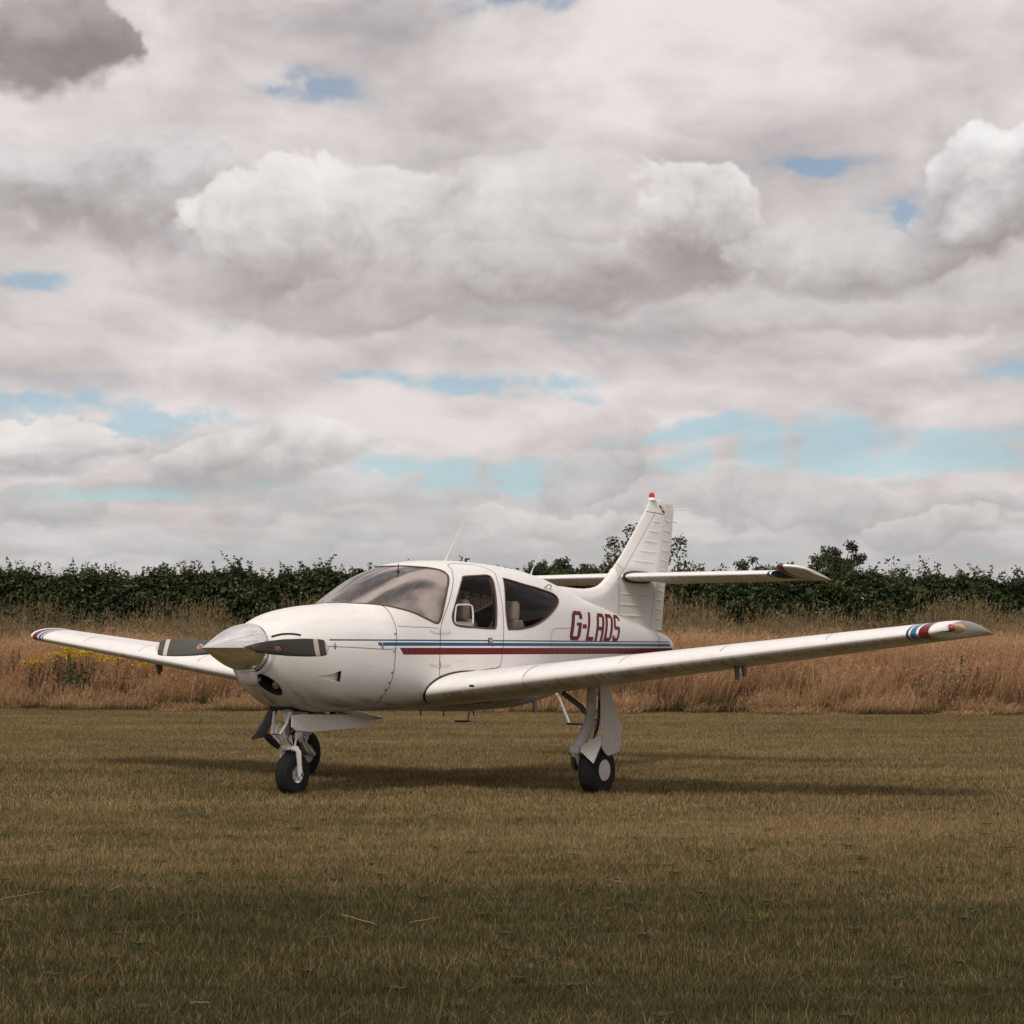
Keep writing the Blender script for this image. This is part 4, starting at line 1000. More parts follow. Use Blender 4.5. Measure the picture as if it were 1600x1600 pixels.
for sd in (1, -1):
    mg = empty('main_gear', parent=plane); Pl, Pw = 1.585, 1.70
    zc = .165 if sd == 1 else .218
    wheel(mg, (3.235, Pw * sd, zc), .222, .165, .096, True, sd)
    dzc = zc - .165
    MB().tube([(3.36, Pl * sd, .95), (3.335, Pl * sd, .82), (3.32, Pl * sd, .64)], [.046, .045, .042], 18).build('leg_casting', 'gearwhite', mg)
    for z_ in (.76, .68, .645): MB().lathe([(-.006, .043), (-.004, .050), (.004, .050), (.006, .043)], (3.325, Pl * sd, z_), (0, 0, 1), 18).build('leg_collar', 'gearwhite', mg)
    MB().tube([(3.32, Pl * sd, .65), (3.29, Pl * sd, .56), (3.20, Pl * sd, .46), (3.11, Pl * sd, .37 + dzc * .5), (3.085, Pl * sd, .325 + dzc)], [.042, .050, .053, .052, .042], 18).build('leg_knee', 'gearwhite', mg)
    MB().box((3.09, Pl * sd, .345 + dzc), (.10, .105, .075), bev=.018).build('pivot_housing', 'gearwhite', mg)
    MB().tube([(3.085, (Pl - .07) * sd, .325 + dzc), (3.085, (Pl + .08) * sd, .325 + dzc)], .028, 14).build('pivot_pin', 'steel', mg)
    MB().tube([(3.085, (Pl - .01) * sd, .315 + dzc), (3.13, (Pl - .01) * sd, .235 + dzc), (3.235, (Pl + .0) * sd, zc)], [.040, .036, .036], 12).build('trailing_link', 'gearwhite', mg)
    MB().tube([(3.235, (Pl - .04) * sd, zc), (3.235, (Pw + .08) * sd, zc)], .022, 12).build('axle', 'steel', mg)
    MB().tube([(3.06, (Pl - .02) * sd, .29 + dzc), (3.09, (Pl - .03) * sd, .215 + dzc), (3.13, (Pl - .03) * sd, .17 + dzc)], [.024, .028, .024], 10).build('brake_unit', 'steel', mg)
    MB().tube([(3.42, (Pl + .04) * sd, .90), (3.40, (Pl + .035) * sd, .62), (3.36, (Pl + .02) * sd, .47)], .018, 10).build('shock_strut', 'steel', mg)
    MB().tube([(3.36, (Pl - .32) * sd, .83), (3.33, (Pl - .12) * sd, .72), (3.315, (Pl - .03) * sd, .64)], [.024, .026, .020], 10).build('side_brace', 'geargrey', mg)
    MB().tube([(3.37, (Pl + .05) * sd, .84), (3.38, (Pl + .06) * sd, .66), (3.34, (Pl + .06) * sd, .52), (3.22, (Pl + .07) * sd, .40)], .007, 6).build('brake_hose', 'black', mg)
    MB().tube([(3.30, Pl * sd, .60), (3.34, (Pl + .12) * sd, .605)], .008, 8).build('door_link', 'steel', mg)
    pd = 1.80
    def m_(u, v): q = onP(u, v, pd); return (q[0], q[1] * sd, q[2] + (0 if sd == 1 else .02))
    plate('main_gear_door', [m_(938, 1068), m_(950, 1068), m_(953, 1080), m_(971, 1137), m_(970, 1150), m_(967.5, 1174), m_(950, 1181), m_(946, 1178), m_(941, 1170), m_(939, 1120)], .010, 'gearwhite', mg)
    q0 = [(3.12, 1.66, .385), (3.21, 1.66, .335), (3.40, 1.70, .475), (3.36, 1.70, .30), (3.27, 1.68, .215), (3.14, 1.66, .30)]
    q0 = [onX(908, 1166, 2.985), onX(913, 1162, 2.985), onX(937, 1149, 3.0), onX(939, 1163, 3.0), onX(927, 1193, 2.99), onX(907, 1174, 2.985)]
    Q = [(q[0], q[1] * sd, q[2] + dzc) for q in q0]
    cq = sum((Vector(q) for q in Q), Vector()) / len(Q); mb = MB(); kq = len(Q); off_ = Vector((.012, 0, 0))
    mb.add([Vector(q) for q in Q] + [Vector(q) + off_ for q in Q] + [cq, cq + off_], [(i, (i + 1) % kq, 2 * kq) for i in range(kq)] + [(i + kq, (i + 1) % kq + kq, 2 * kq + 1) for i in range(kq)] + [(i, (i + 1) % kq, (i + 1) % kq + kq, i + kq) for i in range(kq)])
    mb.build('wheel_door', 'gearwhite', mg, smooth=False)

# ------------------------------------------------------------------ vegetation
rng = np.random.default_rng(7)
def leaf_mat(name, c0, c1, trans=.25, rough=.55, spec=.3):
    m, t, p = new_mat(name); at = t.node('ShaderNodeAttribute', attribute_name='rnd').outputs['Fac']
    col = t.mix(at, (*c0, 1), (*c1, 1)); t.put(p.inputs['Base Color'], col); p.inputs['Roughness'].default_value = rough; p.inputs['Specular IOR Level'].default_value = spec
    tr = t.node('ShaderNodeBsdfTranslucent'); t.put(tr.inputs[0], col); mx = t.node('ShaderNodeMixShader'); mx.inputs[0].default_value = trans
    t.l.new(p.outputs[0], mx.inputs[1]); t.l.new(tr.outputs[0], mx.inputs[2]); t.l.new(mx.outputs[0], t.n['Material Output'].inputs[0])
    return m
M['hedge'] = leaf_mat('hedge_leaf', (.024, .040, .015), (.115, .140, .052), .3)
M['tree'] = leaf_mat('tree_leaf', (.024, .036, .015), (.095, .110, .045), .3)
M['dryleaf'] = leaf_mat('thin_dry_leaf', (.040, .045, .020), (.13, .125, .06), .2)
M['bark'] = simple('bark', (.055, .045, .036), .9, scale=12, bump=.4, var=.3)
def leaves(cent, size, asp=.62, rnd=None, droop=.35):
    """folded leaf quads around centres -> verts, faces, rnd"""
    n = len(cent); d = rng.normal(size=(n, 3)); d[:, 2] = d[:, 2] * .6 - droop; d /= np.linalg.norm(d, axis=1, keepdims=True)
    u = np.cross(d, rng.normal(size=(n, 3))); u /= np.linalg.norm(u, axis=1, keepdims=True); k = np.cross(d, u)
    s = (size * (.6 + .8 * rng.random(n)))[:, None]
    a = cent; b = cent + d * s * .5 + u * s * asp * .5 + k * s * .10; c = cent + d * s; e = cent + d * s * .5 - u * s * asp * .5 + k * s * .10
    v = np.stack([a, b, c, e], 1).reshape(-1, 3); f = np.arange(4 * n).reshape(n, 4)
    r = rng.random(n) if rnd is None else rnd
    return v, f, np.repeat(r, 4)
def fnoise(x, seed, sc):
    """cheap smooth noise of one variable"""
    r = np.random.default_rng(seed); ph = r.random(6) * 6.28; fr = sc * np.array([1, 1.7, 2.9, 4.3, 7.1, 11.3]); am = np.array([1, .8, .55, .4, .28, .2])
    return (np.sin(np.asarray(x)[..., None] * fr + ph) * am).sum(-1) / am.sum()
# hedge: one long mass with shoots standing out of its top
HX0, HX1 = -26, 26
def hedge_top(x): return gz(x, HEDGE(x)) + 2.80 + .20 * fnoise(x, 3, .8) + .16 * fnoise(x, 4, 3.0) + .20 * (np.abs(np.sin(x * .95 + 1.2 * fnoise(x, 6, .5))) - .6) - .010 * (x + 8) 
n = 205000; hx = rng.uniform(HX0, HX1, n); tw_ = rng.random(n)
zt_ = hedge_top(hx); zb_ = gz(hx, HEDGE(hx)); hz_ = zb_ + (zt_ - zb_) * (1 - rng.random(n) ** 1.35)
lump = .28 * fnoise(hx * 1.0 + hz_ * 1.9, 11, 2.3) + .22 * fnoise(hx * 1.3 - hz_ * 2.6, 12, 3.7)
rel = (hz_ - zb_) / np.maximum(.1, zt_ - zb_); half = .75 * np.sqrt(np.clip(1 - rel ** 4, .06, 1)) + lump * .55
side = np.where(rng.random(n) < .78, -1, 1) ; depth = half * (1 - rng.random(n) ** 2 * .75)
hy = HEDGE(hx) + side * np.maximum(.03, depth)
m_c = 36000; cx_ = rng.uniform(HX0, HX1, m_c); zc0 = gz(cx_, HEDGE(cx_)); cz_ = zc0 + (hedge_top(cx_) - zc0 - .12) * rng.random(m_c); cy_ = HEDGE(cx_) + rng.normal(0, .22, m_c)
cv_, cf_, crn_ = leaves(np.stack([cx_, cy_, cz_], 1), np.full(m_c, .24), .8, rng.random(m_c) * .3)
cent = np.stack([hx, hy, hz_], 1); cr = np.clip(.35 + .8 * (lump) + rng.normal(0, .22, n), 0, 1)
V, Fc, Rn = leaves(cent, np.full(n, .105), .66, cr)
sv_, sf_, sr_ = [], [], []; twig = MB()
for i in range(850):
    x = rng.uniform(HX0, HX1); z = float(hedge_top(np.array(x))) - .12; y = HEDGE(x) + rng.uniform(-.45, .4); L_ = rng.uniform(.18, .5) * (1.0 if rng.random() < .85 else 1.35)
    d = Vector((rng.normal(0, .25), rng.normal(0, .25), 1)).normalized(); k = int(9 + L_ * 34); s_ = np.linspace(.05, 1, k)
    bend = rng.normal(0, .12, 2); pts = np.stack([x + d.x * L_ * s_ + bend[0] * s_ ** 2, y + d.y * L_ * s_ + bend[1] * s_ ** 2, z + d.z * L_ * s_], 1)
    pts += rng.normal(0, .018, pts.shape); a, b, r = leaves(pts, np.full(k, .105) * np.linspace(1.15, .7, k), .65, None, .15); sv_.append(a); sf_.append(b); sr_.append(r)
    twig.tube([(x, y, z - .1), tuple(pts[k // 2]), tuple(pts[-1])], [.006, .005, .003], 4, False)
sv_.append(cv_); sf_.append(cf_); sr_.append(crn_)
Vs = np.concatenate([V] + sv_); Fs = []; o_ = 0
for a, b in [(V, Fc)] + list(zip(sv_, sf_)): Fs.append(b + o_); o_ += len(a)
hedge = empty('hedge', (0, HEDGE(0), float(gz(0, HEDGE(0)))))
tag(hedge, 'long dark green field hedge with leafy shoots along its top behind the tall dry grass', 'hedge')
fo = np_mesh('foliage', Vs - np.array(hedge.location), np.concatenate(Fs), M['hedge'], attr={'rnd': np.concatenate([Rn] + sr_)}); fo.parent = hedge; tag(fo, kind='stuff')
for i in range(60):
    x = rng.uniform(HX0, HX1); z = float(gz(x, HEDGE(x))); p0 = Vector((x, HEDGE(x), z - .1))
    for k in range(3):
        p2 = p0 + Vector((rng.normal(0, .35), rng.normal(0, .25), rng.uniform(1.2, 2.0))); twig.tube([p0, p0.lerp(p2, .5) + Vector((rng.normal(0, .08), rng.normal(0, .08), 0)), p2], [.03, .02, .008], 5, False)
tw_o = twig; tw_o.v = [tuple(np.array(q) - np.array(hedge.location)) for q in twig.v]
tag(tw_o.build('twigs', 'bark', hedge, air=False), kind='stuff')

def tree(name, label, u, top_v, dist, width, mat='tree', lsize=.14, density=1.0, seed=1, bare=.0, group='trees beyond the hedge', trunk_frac=.35, squash=.75):
    r = random.Random(seed); npr = np.random.default_rng(seed)
    x = (u - 800) / F_PX * dist; zg = float(gz(x, dist)); H_ = CAM_H + (1014.8 - top_v) / F_PX * dist - zg
    root = empty(name, (x, dist, zg)); tag(root, label, 'tree' if 'tree' in name else 'shrub', group)
    if bare == 0:
        # trunk and limbs carrying separate leaf clumps through a rounded crown
        tb = MB(); Hc = min(.66 * H_, width * .80); zc_ = H_ - Hc / 2; k = 46; dv = npr.normal(size=(k, 3)); dv /= np.linalg.norm(dv, axis=1, keepdims=True)
        rr_ = npr.random(k) ** .45 * (.78 + .30 * npr.random(k)); T = dv * rr_[:, None] * (width / 2 * .88, width / 2 * .88, Hc / 2 * .86) + (0, 0, zc_)
        rd_ = width * .07; T[:, :2] *= (width / 2 - rd_) / np.abs(T[:, :2]).max(0); T[:, 2] = (H_ - Hc) + (T[:, 2] - T[:, 2].min()) / np.ptp(T[:, 2]) * (Hc - rd_ * 1.1)
        tb.tube([(0, 0, -.1), (.03, .02, (zc_ - Hc / 2) * .7), (-.04, .03, zc_), (0, 0, H_ - Hc * .2)], [H_ * .024, H_ * .019, H_ * .011, .01], 8, False)
        for q in T:
            z0 = r.uniform(.45, .95) * min(q[2], zc_); mid_ = ((q[0] * .45 + r.gauss(0, .06)), (q[1] * .45 + r.gauss(0, .06)), z0 + (q[2] - z0) * .35); tb.tube([(0, 0, z0 * .9), mid_, tuple(q)], [.035, .022, .008], 5, False)
        tb.build('trunk', 'bark', root, air=False); cs = []; cr_ = []
        for c0 in T:
            m_n = int(70 * density * (.6 + .8 * npr.random())); rad = width * .105 * (.7 + .6 * npr.random()); q = npr.normal(size=(m_n, 3)); q /= np.linalg.norm(q, axis=1, keepdims=True)
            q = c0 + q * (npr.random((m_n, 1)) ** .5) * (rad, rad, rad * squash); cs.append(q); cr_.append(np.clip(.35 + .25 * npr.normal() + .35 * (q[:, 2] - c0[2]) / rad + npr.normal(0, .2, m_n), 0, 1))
    else:
        tb = MB(); tips = []
        def grow(p, d, L_, rad, lev):
            k = 4; pts = [p]; q = p; dd_ = d
            for i in range(k):
                dd_ = (dd_ + Vector((r.gauss(0, .16), r.gauss(0, .16), r.gauss(.03, .10)))).normalized(); q = q + dd_ * L_ / k; pts.append(q)
            tb.tube(pts, [rad * (1 - .45 * i / k) for i in range(k + 1)], 7 if lev < 2 else 4, False)
            if lev >= 3: tips.append((pts[-1], L_)); tips.append((pts[2], L_)); return
            nb = r.choice((3, 4)) if lev else 6
            for i in range(nb):
                a = 2 * PI * (i / nb) + r.uniform(-.5, .5); sp_ = r.uniform(.45, .95)
                nd = (dd_ + Vector((math.cos(a) * sp_, math.sin(a) * sp_, r.uniform(-.25, .25)))).normalized(); st = pts[r.randint(2, k)]
                grow(st, nd, L_ * r.uniform(.58, .8), rad * .5, lev + 1)
        grow(Vector((0, 0, -.1)), Vector((0, 0, 1)), H_ * trunk_frac, H_ * .022, 0)
        # fit the crown to its real outline
        tv = np.array(tb.v); T = np.array([t[0] for t in tips]); mx = np.abs(T[:, :2]).max() + .25; mz = T[:, 2].max() + .15
        sxy = width / 2 / mx; sz = H_ / mz
        tv[:, :2] *= np.where(tv[:, 2:3] < H_ * .1, 1, sxy); tv[:, 2] *= sz; tb.v = [tuple(q) for q in tv]; T = T * (sxy, sxy, sz)
        tb.build('trunk', 'bark', root, air=False)
        keep = npr.random(len(T)) > bare; T = T[keep]
        cs = []; cr_ = []
        for c0 in T:
            m_n = int(34 * density * (.5 + npr.random())); rad = .20 * width / 3.2 + .12
            q = c0 + np.clip(npr.normal(size=(m_n, 3)), -1.35, 1.35) * (rad, rad, rad * squash) * .62; cs.append(q); cr_.append(np.clip(.35 + .25 * npr.normal() + npr.normal(0, .2, m_n), 0, 1))
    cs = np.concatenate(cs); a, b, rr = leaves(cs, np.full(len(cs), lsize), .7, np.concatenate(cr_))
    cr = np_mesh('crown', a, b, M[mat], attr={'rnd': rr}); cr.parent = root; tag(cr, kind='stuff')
    return root
tree('oak_tree', 'broad dark oak tree standing right behind the aircraft fin', 1001, 819, 96, 4.3, seed=5, density=1.7, lsize=.13)
tree('round_tree', 'low round-topped tree showing over the cabin roof before the tailplane', 868, 872, 102, 2.5, seed=8, density=1.6, lsize=.12)
tree('round_tree', 'small thin-topped tree between the round-topped tree and the fin', 916, 880, 100, 1.7, seed=12, density=1.0, lsize=.12)
tree('round_tree', 'dark tree rising behind the striped outer half of the tailplane', 1182, 867, 92, 2.7, seed=21, density=1.3, lsize=.12)
tree('slender_tree', 'upright small-leaved tree beside the tailplane tip', 1314, 844, 78, 2.15, seed=31, density=1.5, lsize=.10, trunk_frac=.42)
tree('sparse_shrub', 'thin shrub with bare twigs on top standing in the hedge line', 1392, 868, 70, 1.9, mat='dryleaf', seed=41, density=.6, lsize=.10, bare=.35, trunk_frac=.4)
tree('dead_shrub', 'nearly leafless shrub with one tall dead branch in the hedge line', 1440, 866, 68, 1.4, mat='dryleaf', seed=47, density=.18, lsize=.09, bare=.6, trunk_frac=.5)
tree('round_tree', 'tuft of a far tree just above the cabin roof behind the rear whip antenna', 838, 884, 118, 1.0, seed=55, density=.25, lsize=.15)

# ---- grasses: tiles instanced over a point sheet
def blade_tile(name, size, count, h, wd, lean, mat, seed, seg=2, heads=0, wind=0.0, headsize=.1, hvar=.5):
    g = np.random.default_rng(seed); n = count
    p = np.stack([g.uniform(-size / 2, size / 2, n), g.uniform(-size / 2, size / 2, n), np.zeros(n)], 1)
    cl = g.random((max(4, n // 25), 2)) * size - size / 2; ci = g.integers(0, len(cl), n); mixc = g.random(n) < .35
    p[mixc, :2] = cl[ci[mixc]] + g.normal(0, size * .055, (mixc.sum(), 2))
    hh = h * (1 - hvar + 2 * hvar * g.random(n)); a = g.random(n) * 2 * PI; ln = np.abs(g.normal(0, lean, n))
    dirv = np.stack([np.cos(a) * ln + wind * (.5 + g.random(n)), np.sin(a) * ln, np.ones(n)], 1); dirv /= np.linalg.norm(dirv, axis=1, keepdims=True)
    fa = g.random(n) * 2 * PI; sd = np.stack([np.cos(fa), np.sin(fa), np.zeros(n)], 1) * (wd * (.6 + .8 * g.random(n)))[:, None] / 2
    bend = np.stack([dirv[:, 0], dirv[:, 1], -.25 * np.abs(dirv[:, 0])], 1)
    rn = g.random(n); V, Fq, R, T = [], [], [], []
    lv = [p - sd, p + sd]; o = 0
    stack = [p - sd, p + sd]; tt_ = [0, 0]
    for k in range(1, seg):
        f = k / seg; c_ = p + dirv * (hh * f)[:, None] + bend * (hh * f * f * .35)[:, None]; stack += [c_ - sd * (1 - f * .35), c_ + sd * (1 - f * .35)]; tt_ += [f, f]
    tip = p + dirv * hh[:, None] + bend * (hh * .35)[:, None]; stack.append(tip); tt_.append(1)
    m_ = len(stack); V = np.stack(stack, 1).reshape(-1, 3); base = np.arange(n)[:, None] * m_; F3 = []
    for k in range(seg - 1):
        i0 = 2 * k; F3.append(base + np.array([[i0, i0 + 1, i0 + 3]])); F3.append(base + np.array([[i0, i0 + 3, i0 + 2]]))
    i0 = 2 * (seg - 1); F3.append(base + np.array([[i0, i0 + 1, i0 + 2]])); F3 = np.concatenate(F3)
    R = np.repeat(rn, m_); T = np.tile(np.array(tt_, float), n)
    if heads:
        # loose seed panicle: several small slivers about the top of a stem
        hi = g.choice(n, int(n * heads), replace=False); k = 7
        c_ = np.repeat(tip[hi], k, 0) - np.repeat(dirv[hi], k, 0) * (g.random(len(hi) * k) * headsize * 1.5)[:, None] + g.normal(0, headsize * .13, (len(hi) * k, 3))
        d_ = np.repeat(dirv[hi], k, 0) + g.normal(0, .35, c_.shape); d_ /= np.linalg.norm(d_, axis=1, keepdims=True)
        s_ = np.cross(d_, g.normal(size=c_.shape)); s_ /= np.linalg.norm(s_, axis=1, keepdims=True); ls = headsize * .5
        hv = np.stack([c_, c_ + d_ * ls * .5 + s_ * .006, c_ + d_ * ls, c_ + d_ * ls * .5 - s_ * .006], 1).reshape(-1, 3)
        b = np.arange(len(c_))[:, None] * 4 + len(V); F3 = np.concatenate([F3, b + np.array([[0, 1, 2]]), b + np.array([[0, 2, 3]])])
        V = np.concatenate([V, hv]); R = np.r_[R, np.repeat(np.repeat(rn[hi], k), 4)]; T = np.r_[T, np.full(len(hv), 1.25)]
    return np_mesh(name, V, F3, mat, attr={'rnd': R, 'hgt': T}, link=False)
def scatter(name, pts, rots, scl, tiles, mat, label, cat):
    src = bpy.data.collections.new(name + '_tiles')
    for t_ in tiles: src.objects.link(t_)
    me = bpy.data.meshes.new(name); me.vertices.add(len(pts)); me.vertices.foreach_set('co', np.ascontiguousarray(pts, np.float32).ravel())
    a = me.attributes.new('rot', 'FLOAT_VECTOR', 'POINT'); a.data.foreach_set('vector', np.ascontiguousarray(rots, np.float32).ravel())
    a = me.attributes.new('scl', 'FLOAT_VECTOR', 'POINT'); a.data.foreach_set('vector', np.ascontiguousarray(scl, np.float32).ravel())
    me.materials.append(mat); me.update(); o = bpy.data.objects.new(name, me); COL.objects.link(o)
    ng_ = bpy.data.node_groups.new(name + '_scatter', 'GeometryNodeTree')
    ng_.interface.new_socket('Geometry', in_out='INPUT', socket_type='NodeSocketGeometry'); ng_.interface.new_socket('Geometry', in_out='OUTPUT', socket_type='NodeSocketGeometry')
    N = ng_.nodes; gi, go = N.new('NodeGroupInput'), N.new('NodeGroupOutput'); ip = N.new('GeometryNodeInstanceOnPoints'); ci = N.new('GeometryNodeCollectionInfo')
    ci.inputs['Collection'].default_value = src; ci.inputs['Separate Children'].default_value = True; ci.inputs['Reset Children'].default_value = True
    ra = N.new('GeometryNodeInputNamedAttribute'); ra.data_type = 'FLOAT_VECTOR'; ra.inputs['Name'].default_value = 'rot'
    sa = N.new('GeometryNodeInputNamedAttribute'); sa.data_type = 'FLOAT_VECTOR'; sa.inputs['Name'].default_value = 'scl'
    ip.inputs['Pick Instance'].default_value = True; L = ng_.links
    L.new(gi.outputs[0], ip.inputs['Points']); L.new(ci.outputs[0], ip.inputs['Instance']); L.new(ra.outputs[0], ip.inputs['Rotation']); L.new(sa.outputs[0], ip.inputs['Scale']); L.new(ip.outputs[0], go.inputs[0])
    md = o.modifiers.new('scatter', 'NODES'); md.node_group = ng_
    tag(o, label, cat, kind='stuff'); return o
def lawn_mat():
    m, t, p = new_mat('mown_grass_blade'); f = grass_tone(t)
    rn = t.node('ShaderNodeAttribute', attribute_name='rnd').outputs['Fac']
    f2 = t.m('ADD', f, t.m('MULTIPLY', t.m('SUBTRACT', rn, .5), .34))
    col = t.ramp(f2, [(.32, (.052, .054, .017)), (.43, (.112, .093, .036)), (.52, (.222, .158, .068)), (.64, (.350, .242, .120)), (.80, (.50, .365, .20))])
    t.put(p.inputs['Base Color'], col); p.inputs['Roughness'].default_value = .7; p.inputs['Specular IOR Level'].default_value = .2
    tr = t.node('ShaderNodeBsdfTranslucent'); t.put(tr.inputs[0], col); mx = t.node('ShaderNodeMixShader'); mx.inputs[0].default_value = .2
    t.l.new(p.outputs[0], mx.inputs[1]); t.l.new(tr.outputs[0], mx.inputs[2]); t.l.new(mx.outputs[0], t.n['Material Output'].inputs[0])
    return m
M['lawn'] = lawn_mat()
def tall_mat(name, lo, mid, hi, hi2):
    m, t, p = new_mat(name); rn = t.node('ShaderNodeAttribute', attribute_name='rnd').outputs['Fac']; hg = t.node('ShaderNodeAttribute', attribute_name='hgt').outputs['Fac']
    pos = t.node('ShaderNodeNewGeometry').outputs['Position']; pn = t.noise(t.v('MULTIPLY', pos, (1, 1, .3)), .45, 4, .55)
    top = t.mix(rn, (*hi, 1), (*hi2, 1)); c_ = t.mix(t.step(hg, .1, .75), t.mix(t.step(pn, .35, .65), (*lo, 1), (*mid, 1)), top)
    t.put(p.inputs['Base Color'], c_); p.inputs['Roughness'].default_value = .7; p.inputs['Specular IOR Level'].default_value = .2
    tr = t.node('ShaderNodeBsdfTranslucent'); t.put(tr.inputs[0], c_); mx = t.node('ShaderNodeMixShader'); mx.inputs[0].default_value = .3
    t.l.new(p.outputs[0], mx.inputs[1]); t.l.new(tr.outputs[0], mx.inputs[2]); t.l.new(mx.outputs[0], t.n['Material Output'].inputs[0])
    return m
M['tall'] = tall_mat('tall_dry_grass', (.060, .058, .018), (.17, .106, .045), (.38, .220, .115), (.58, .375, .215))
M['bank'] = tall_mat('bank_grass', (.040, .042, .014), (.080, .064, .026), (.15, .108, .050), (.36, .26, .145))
def with_strays(o, seed):
    g = np.random.default_rng(seed); b_ = blade_tile('stray', .5, 16, .075, .0018, .9, M['lawn'], seed, 3, 0, 0, .03, .5); clv = []
    me1, me2 = o.data, b_.data
    v1 = np.empty(len(me1.vertices) * 3, np.float32); me1.vertices.foreach_get('co', v1); v2 = np.empty(len(me2.vertices) * 3, np.float32); me2.vertices.foreach_get('co', v2)
    f1 = np.empty(len(me1.loops), np.int32); me1.loops.foreach_get('vertex_index', f1); f2 = np.empty(len(me2.loops), np.int32); me2.loops.foreach_get('vertex_index', f2)
    r1 = np.empty(len(me1.vertices), np.float32); me1.attributes['rnd'].data.foreach_get('value', r1)
    # low broad weed leaves in a rosette
    wc = []; 
    for k in range(int(g.random() < .3)):
        c_ = np.array([g.uniform(-.2, .2), g.uniform(-.2, .2), .02])
        for j in range(7):
            a_ = 2 * PI * j / 7 + g.uniform(-.3, .3); d_ = np.array([math.cos(a_), math.sin(a_), .35]); p_ = np.array([-math.sin(a_), math.cos(a_), 0]); L_ = g.uniform(.03, .055)
            wc += [c_, c_ + d_ * L_ * .55 + p_ * L_ * .25, c_ + d_ * L_ * (1, 1, .6), c_ + d_ * L_ * .55 - p_ * L_ * .25]
    wv = np.array(wc, np.float32).reshape(-1, 3); n1, n2 = len(r1), len(me2.vertices); q = np.arange(len(wv)).reshape(-1, 4) + n1 + n2
    F = np.concatenate([f1.reshape(-1, 3), f2.reshape(-1, 3) + n1, q[:, [0, 1, 2]], q[:, [0, 2, 3]]])
    return np_mesh('lawn_near', np.concatenate([v1.reshape(-1, 3), v2.reshape(-1, 3), wv]), F, M['lawn'], attr={'rnd': np.r_[r1, np.full(n2, 1.05), np.full(len(wv), .12)]}, link=False)
near_t = [blade_tile('lawn_near', .5, 1350, .031, .0030, .50, M['lawn'], 100 + i, 2) for i in range(8)]
near_t = [with_strays(o_t, 700 + i) for i, o_t in enumerate(near_t)]
far_t = [blade_tile('lawn_far', .8, 1000, .034, .0070, .50, M['lawn'], 200 + i, 1) for i in range(4)]
def lawn_points(y0, y1, step, pad):
    out_ = []
    for y in np.arange(y0, y1, step):
        hw = (y / F_PX * 800) * 1.12 + pad
        for x in np.arange(-hw, hw, step):
            xx, yy = x + rng.uniform(-.15, .15) * step, y + rng.uniform(-.15, .15) * step
            if yy < EDGE(xx) + .6: out_.append((xx, yy))
    a = np.array(out_); return np.c_[a, gz(a[:, 0], a[:, 1])]
def place(p):
    n = len(p); r = np.zeros((n, 3)); r[:, 2] = rng.choice(4, n) * PI / 2; z = rng.uniform(.75, 1.25, n); return r, np.stack([np.ones(n), np.ones(n), z], 1)
pn_ = lawn_points(5.6, 16.0, .40, 1.6); pf_ = lawn_points(15.6, 47, .62, 2.5)
scatter('mown_grass', pn_, *place(pn_), near_t, M['lawn'], 'short patchy green and brown mown grass in the foreground', 'grass')
scatter('dry_mown_grass', pf_, *place(pf_), far_t, M['lawn'], 'short dry mown grass around and beyond the aircraft', 'grass')
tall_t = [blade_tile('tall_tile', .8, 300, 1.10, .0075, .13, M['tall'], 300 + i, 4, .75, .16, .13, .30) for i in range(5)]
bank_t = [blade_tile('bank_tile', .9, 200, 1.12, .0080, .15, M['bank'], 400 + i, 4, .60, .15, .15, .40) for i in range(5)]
edge_t = [blade_tile('edge_tile', .6, 220, .42, .0075, .30, M['tall'], 500 + i, 3, .25, .12, .08, .45) for i in range(4)]
def strip(d0, d1, step):
    o = []
    for x in np.arange(-26, 26, step):
        for d in np.arange(d0, d1, step):
            xx = x + rng.uniform(-.3, .3) * step; dd_ = d + rng.uniform(-.35, .35) * step; o.append((xx, EDGE(xx) + dd_))
    a = np.array(o); return np.c_[a, gz(a[:, 0], a[:, 1])]
pt_ = strip(.35, 6.5, .62); pb_ = strip(6.2, 16.2, .8)
def place2(p, k0, k1):
    n = len(p); r = np.zeros((n, 3)); r[:, 2] = rng.uniform(-.5, .5, n); s = rng.uniform(k0, k1, n) * (1 + .10 * fnoise(p[:, 0], 21, .9) + .06 * fnoise(p[:, 0], 22, 4)); return r, np.stack([np.ones(n), np.ones(n), s], 1)
r_, s_ = place2(pt_, .85, 1.08); edge_d = pt_[:, 1] - EDGE(pt_[:, 0]); s_[:, 2] *= np.clip(.66 + edge_d * .26 + rng.normal(0, .07, len(pt_)), .55, 1.05)
keep = edge_d > .55 + .45 * fnoise(pt_[:, 0], 31, 1.7) + .25 * fnoise(pt_[:, 0], 32, 6); pt_, r_, s_ = pt_[keep], r_[keep], s_[keep]
pe_ = strip(-.9, 1.5, .40); de_ = pe_[:, 1] - EDGE(pe_[:, 0]); ke = rng.random(len(pe_)) < np.clip(.75 + .8 * de_ + .7 * fnoise(pe_[:, 0], 51, 1.3) + .5 * fnoise(pe_[:, 0], 52, 5), .04, .9); pe_ = pe_[ke]; re_, se_ = place2(pe_, .35, 1.5); se_[:, 2] *= np.clip(.75 + .5 * (pe_[:, 1] - EDGE(pe_[:, 0])), .35, 1.1)
scatter('edge_grass', pe_, re_, se_, edge_t, M['tall'], 'knee-high ragged dry grass fringing the mown lawn', 'grass')
scatter('tall_grass', pt_, r_, s_, tall_t, M['tall'], 'tall uncut straw-coloured grass leaning in the wind along the lawn edge', 'grass')
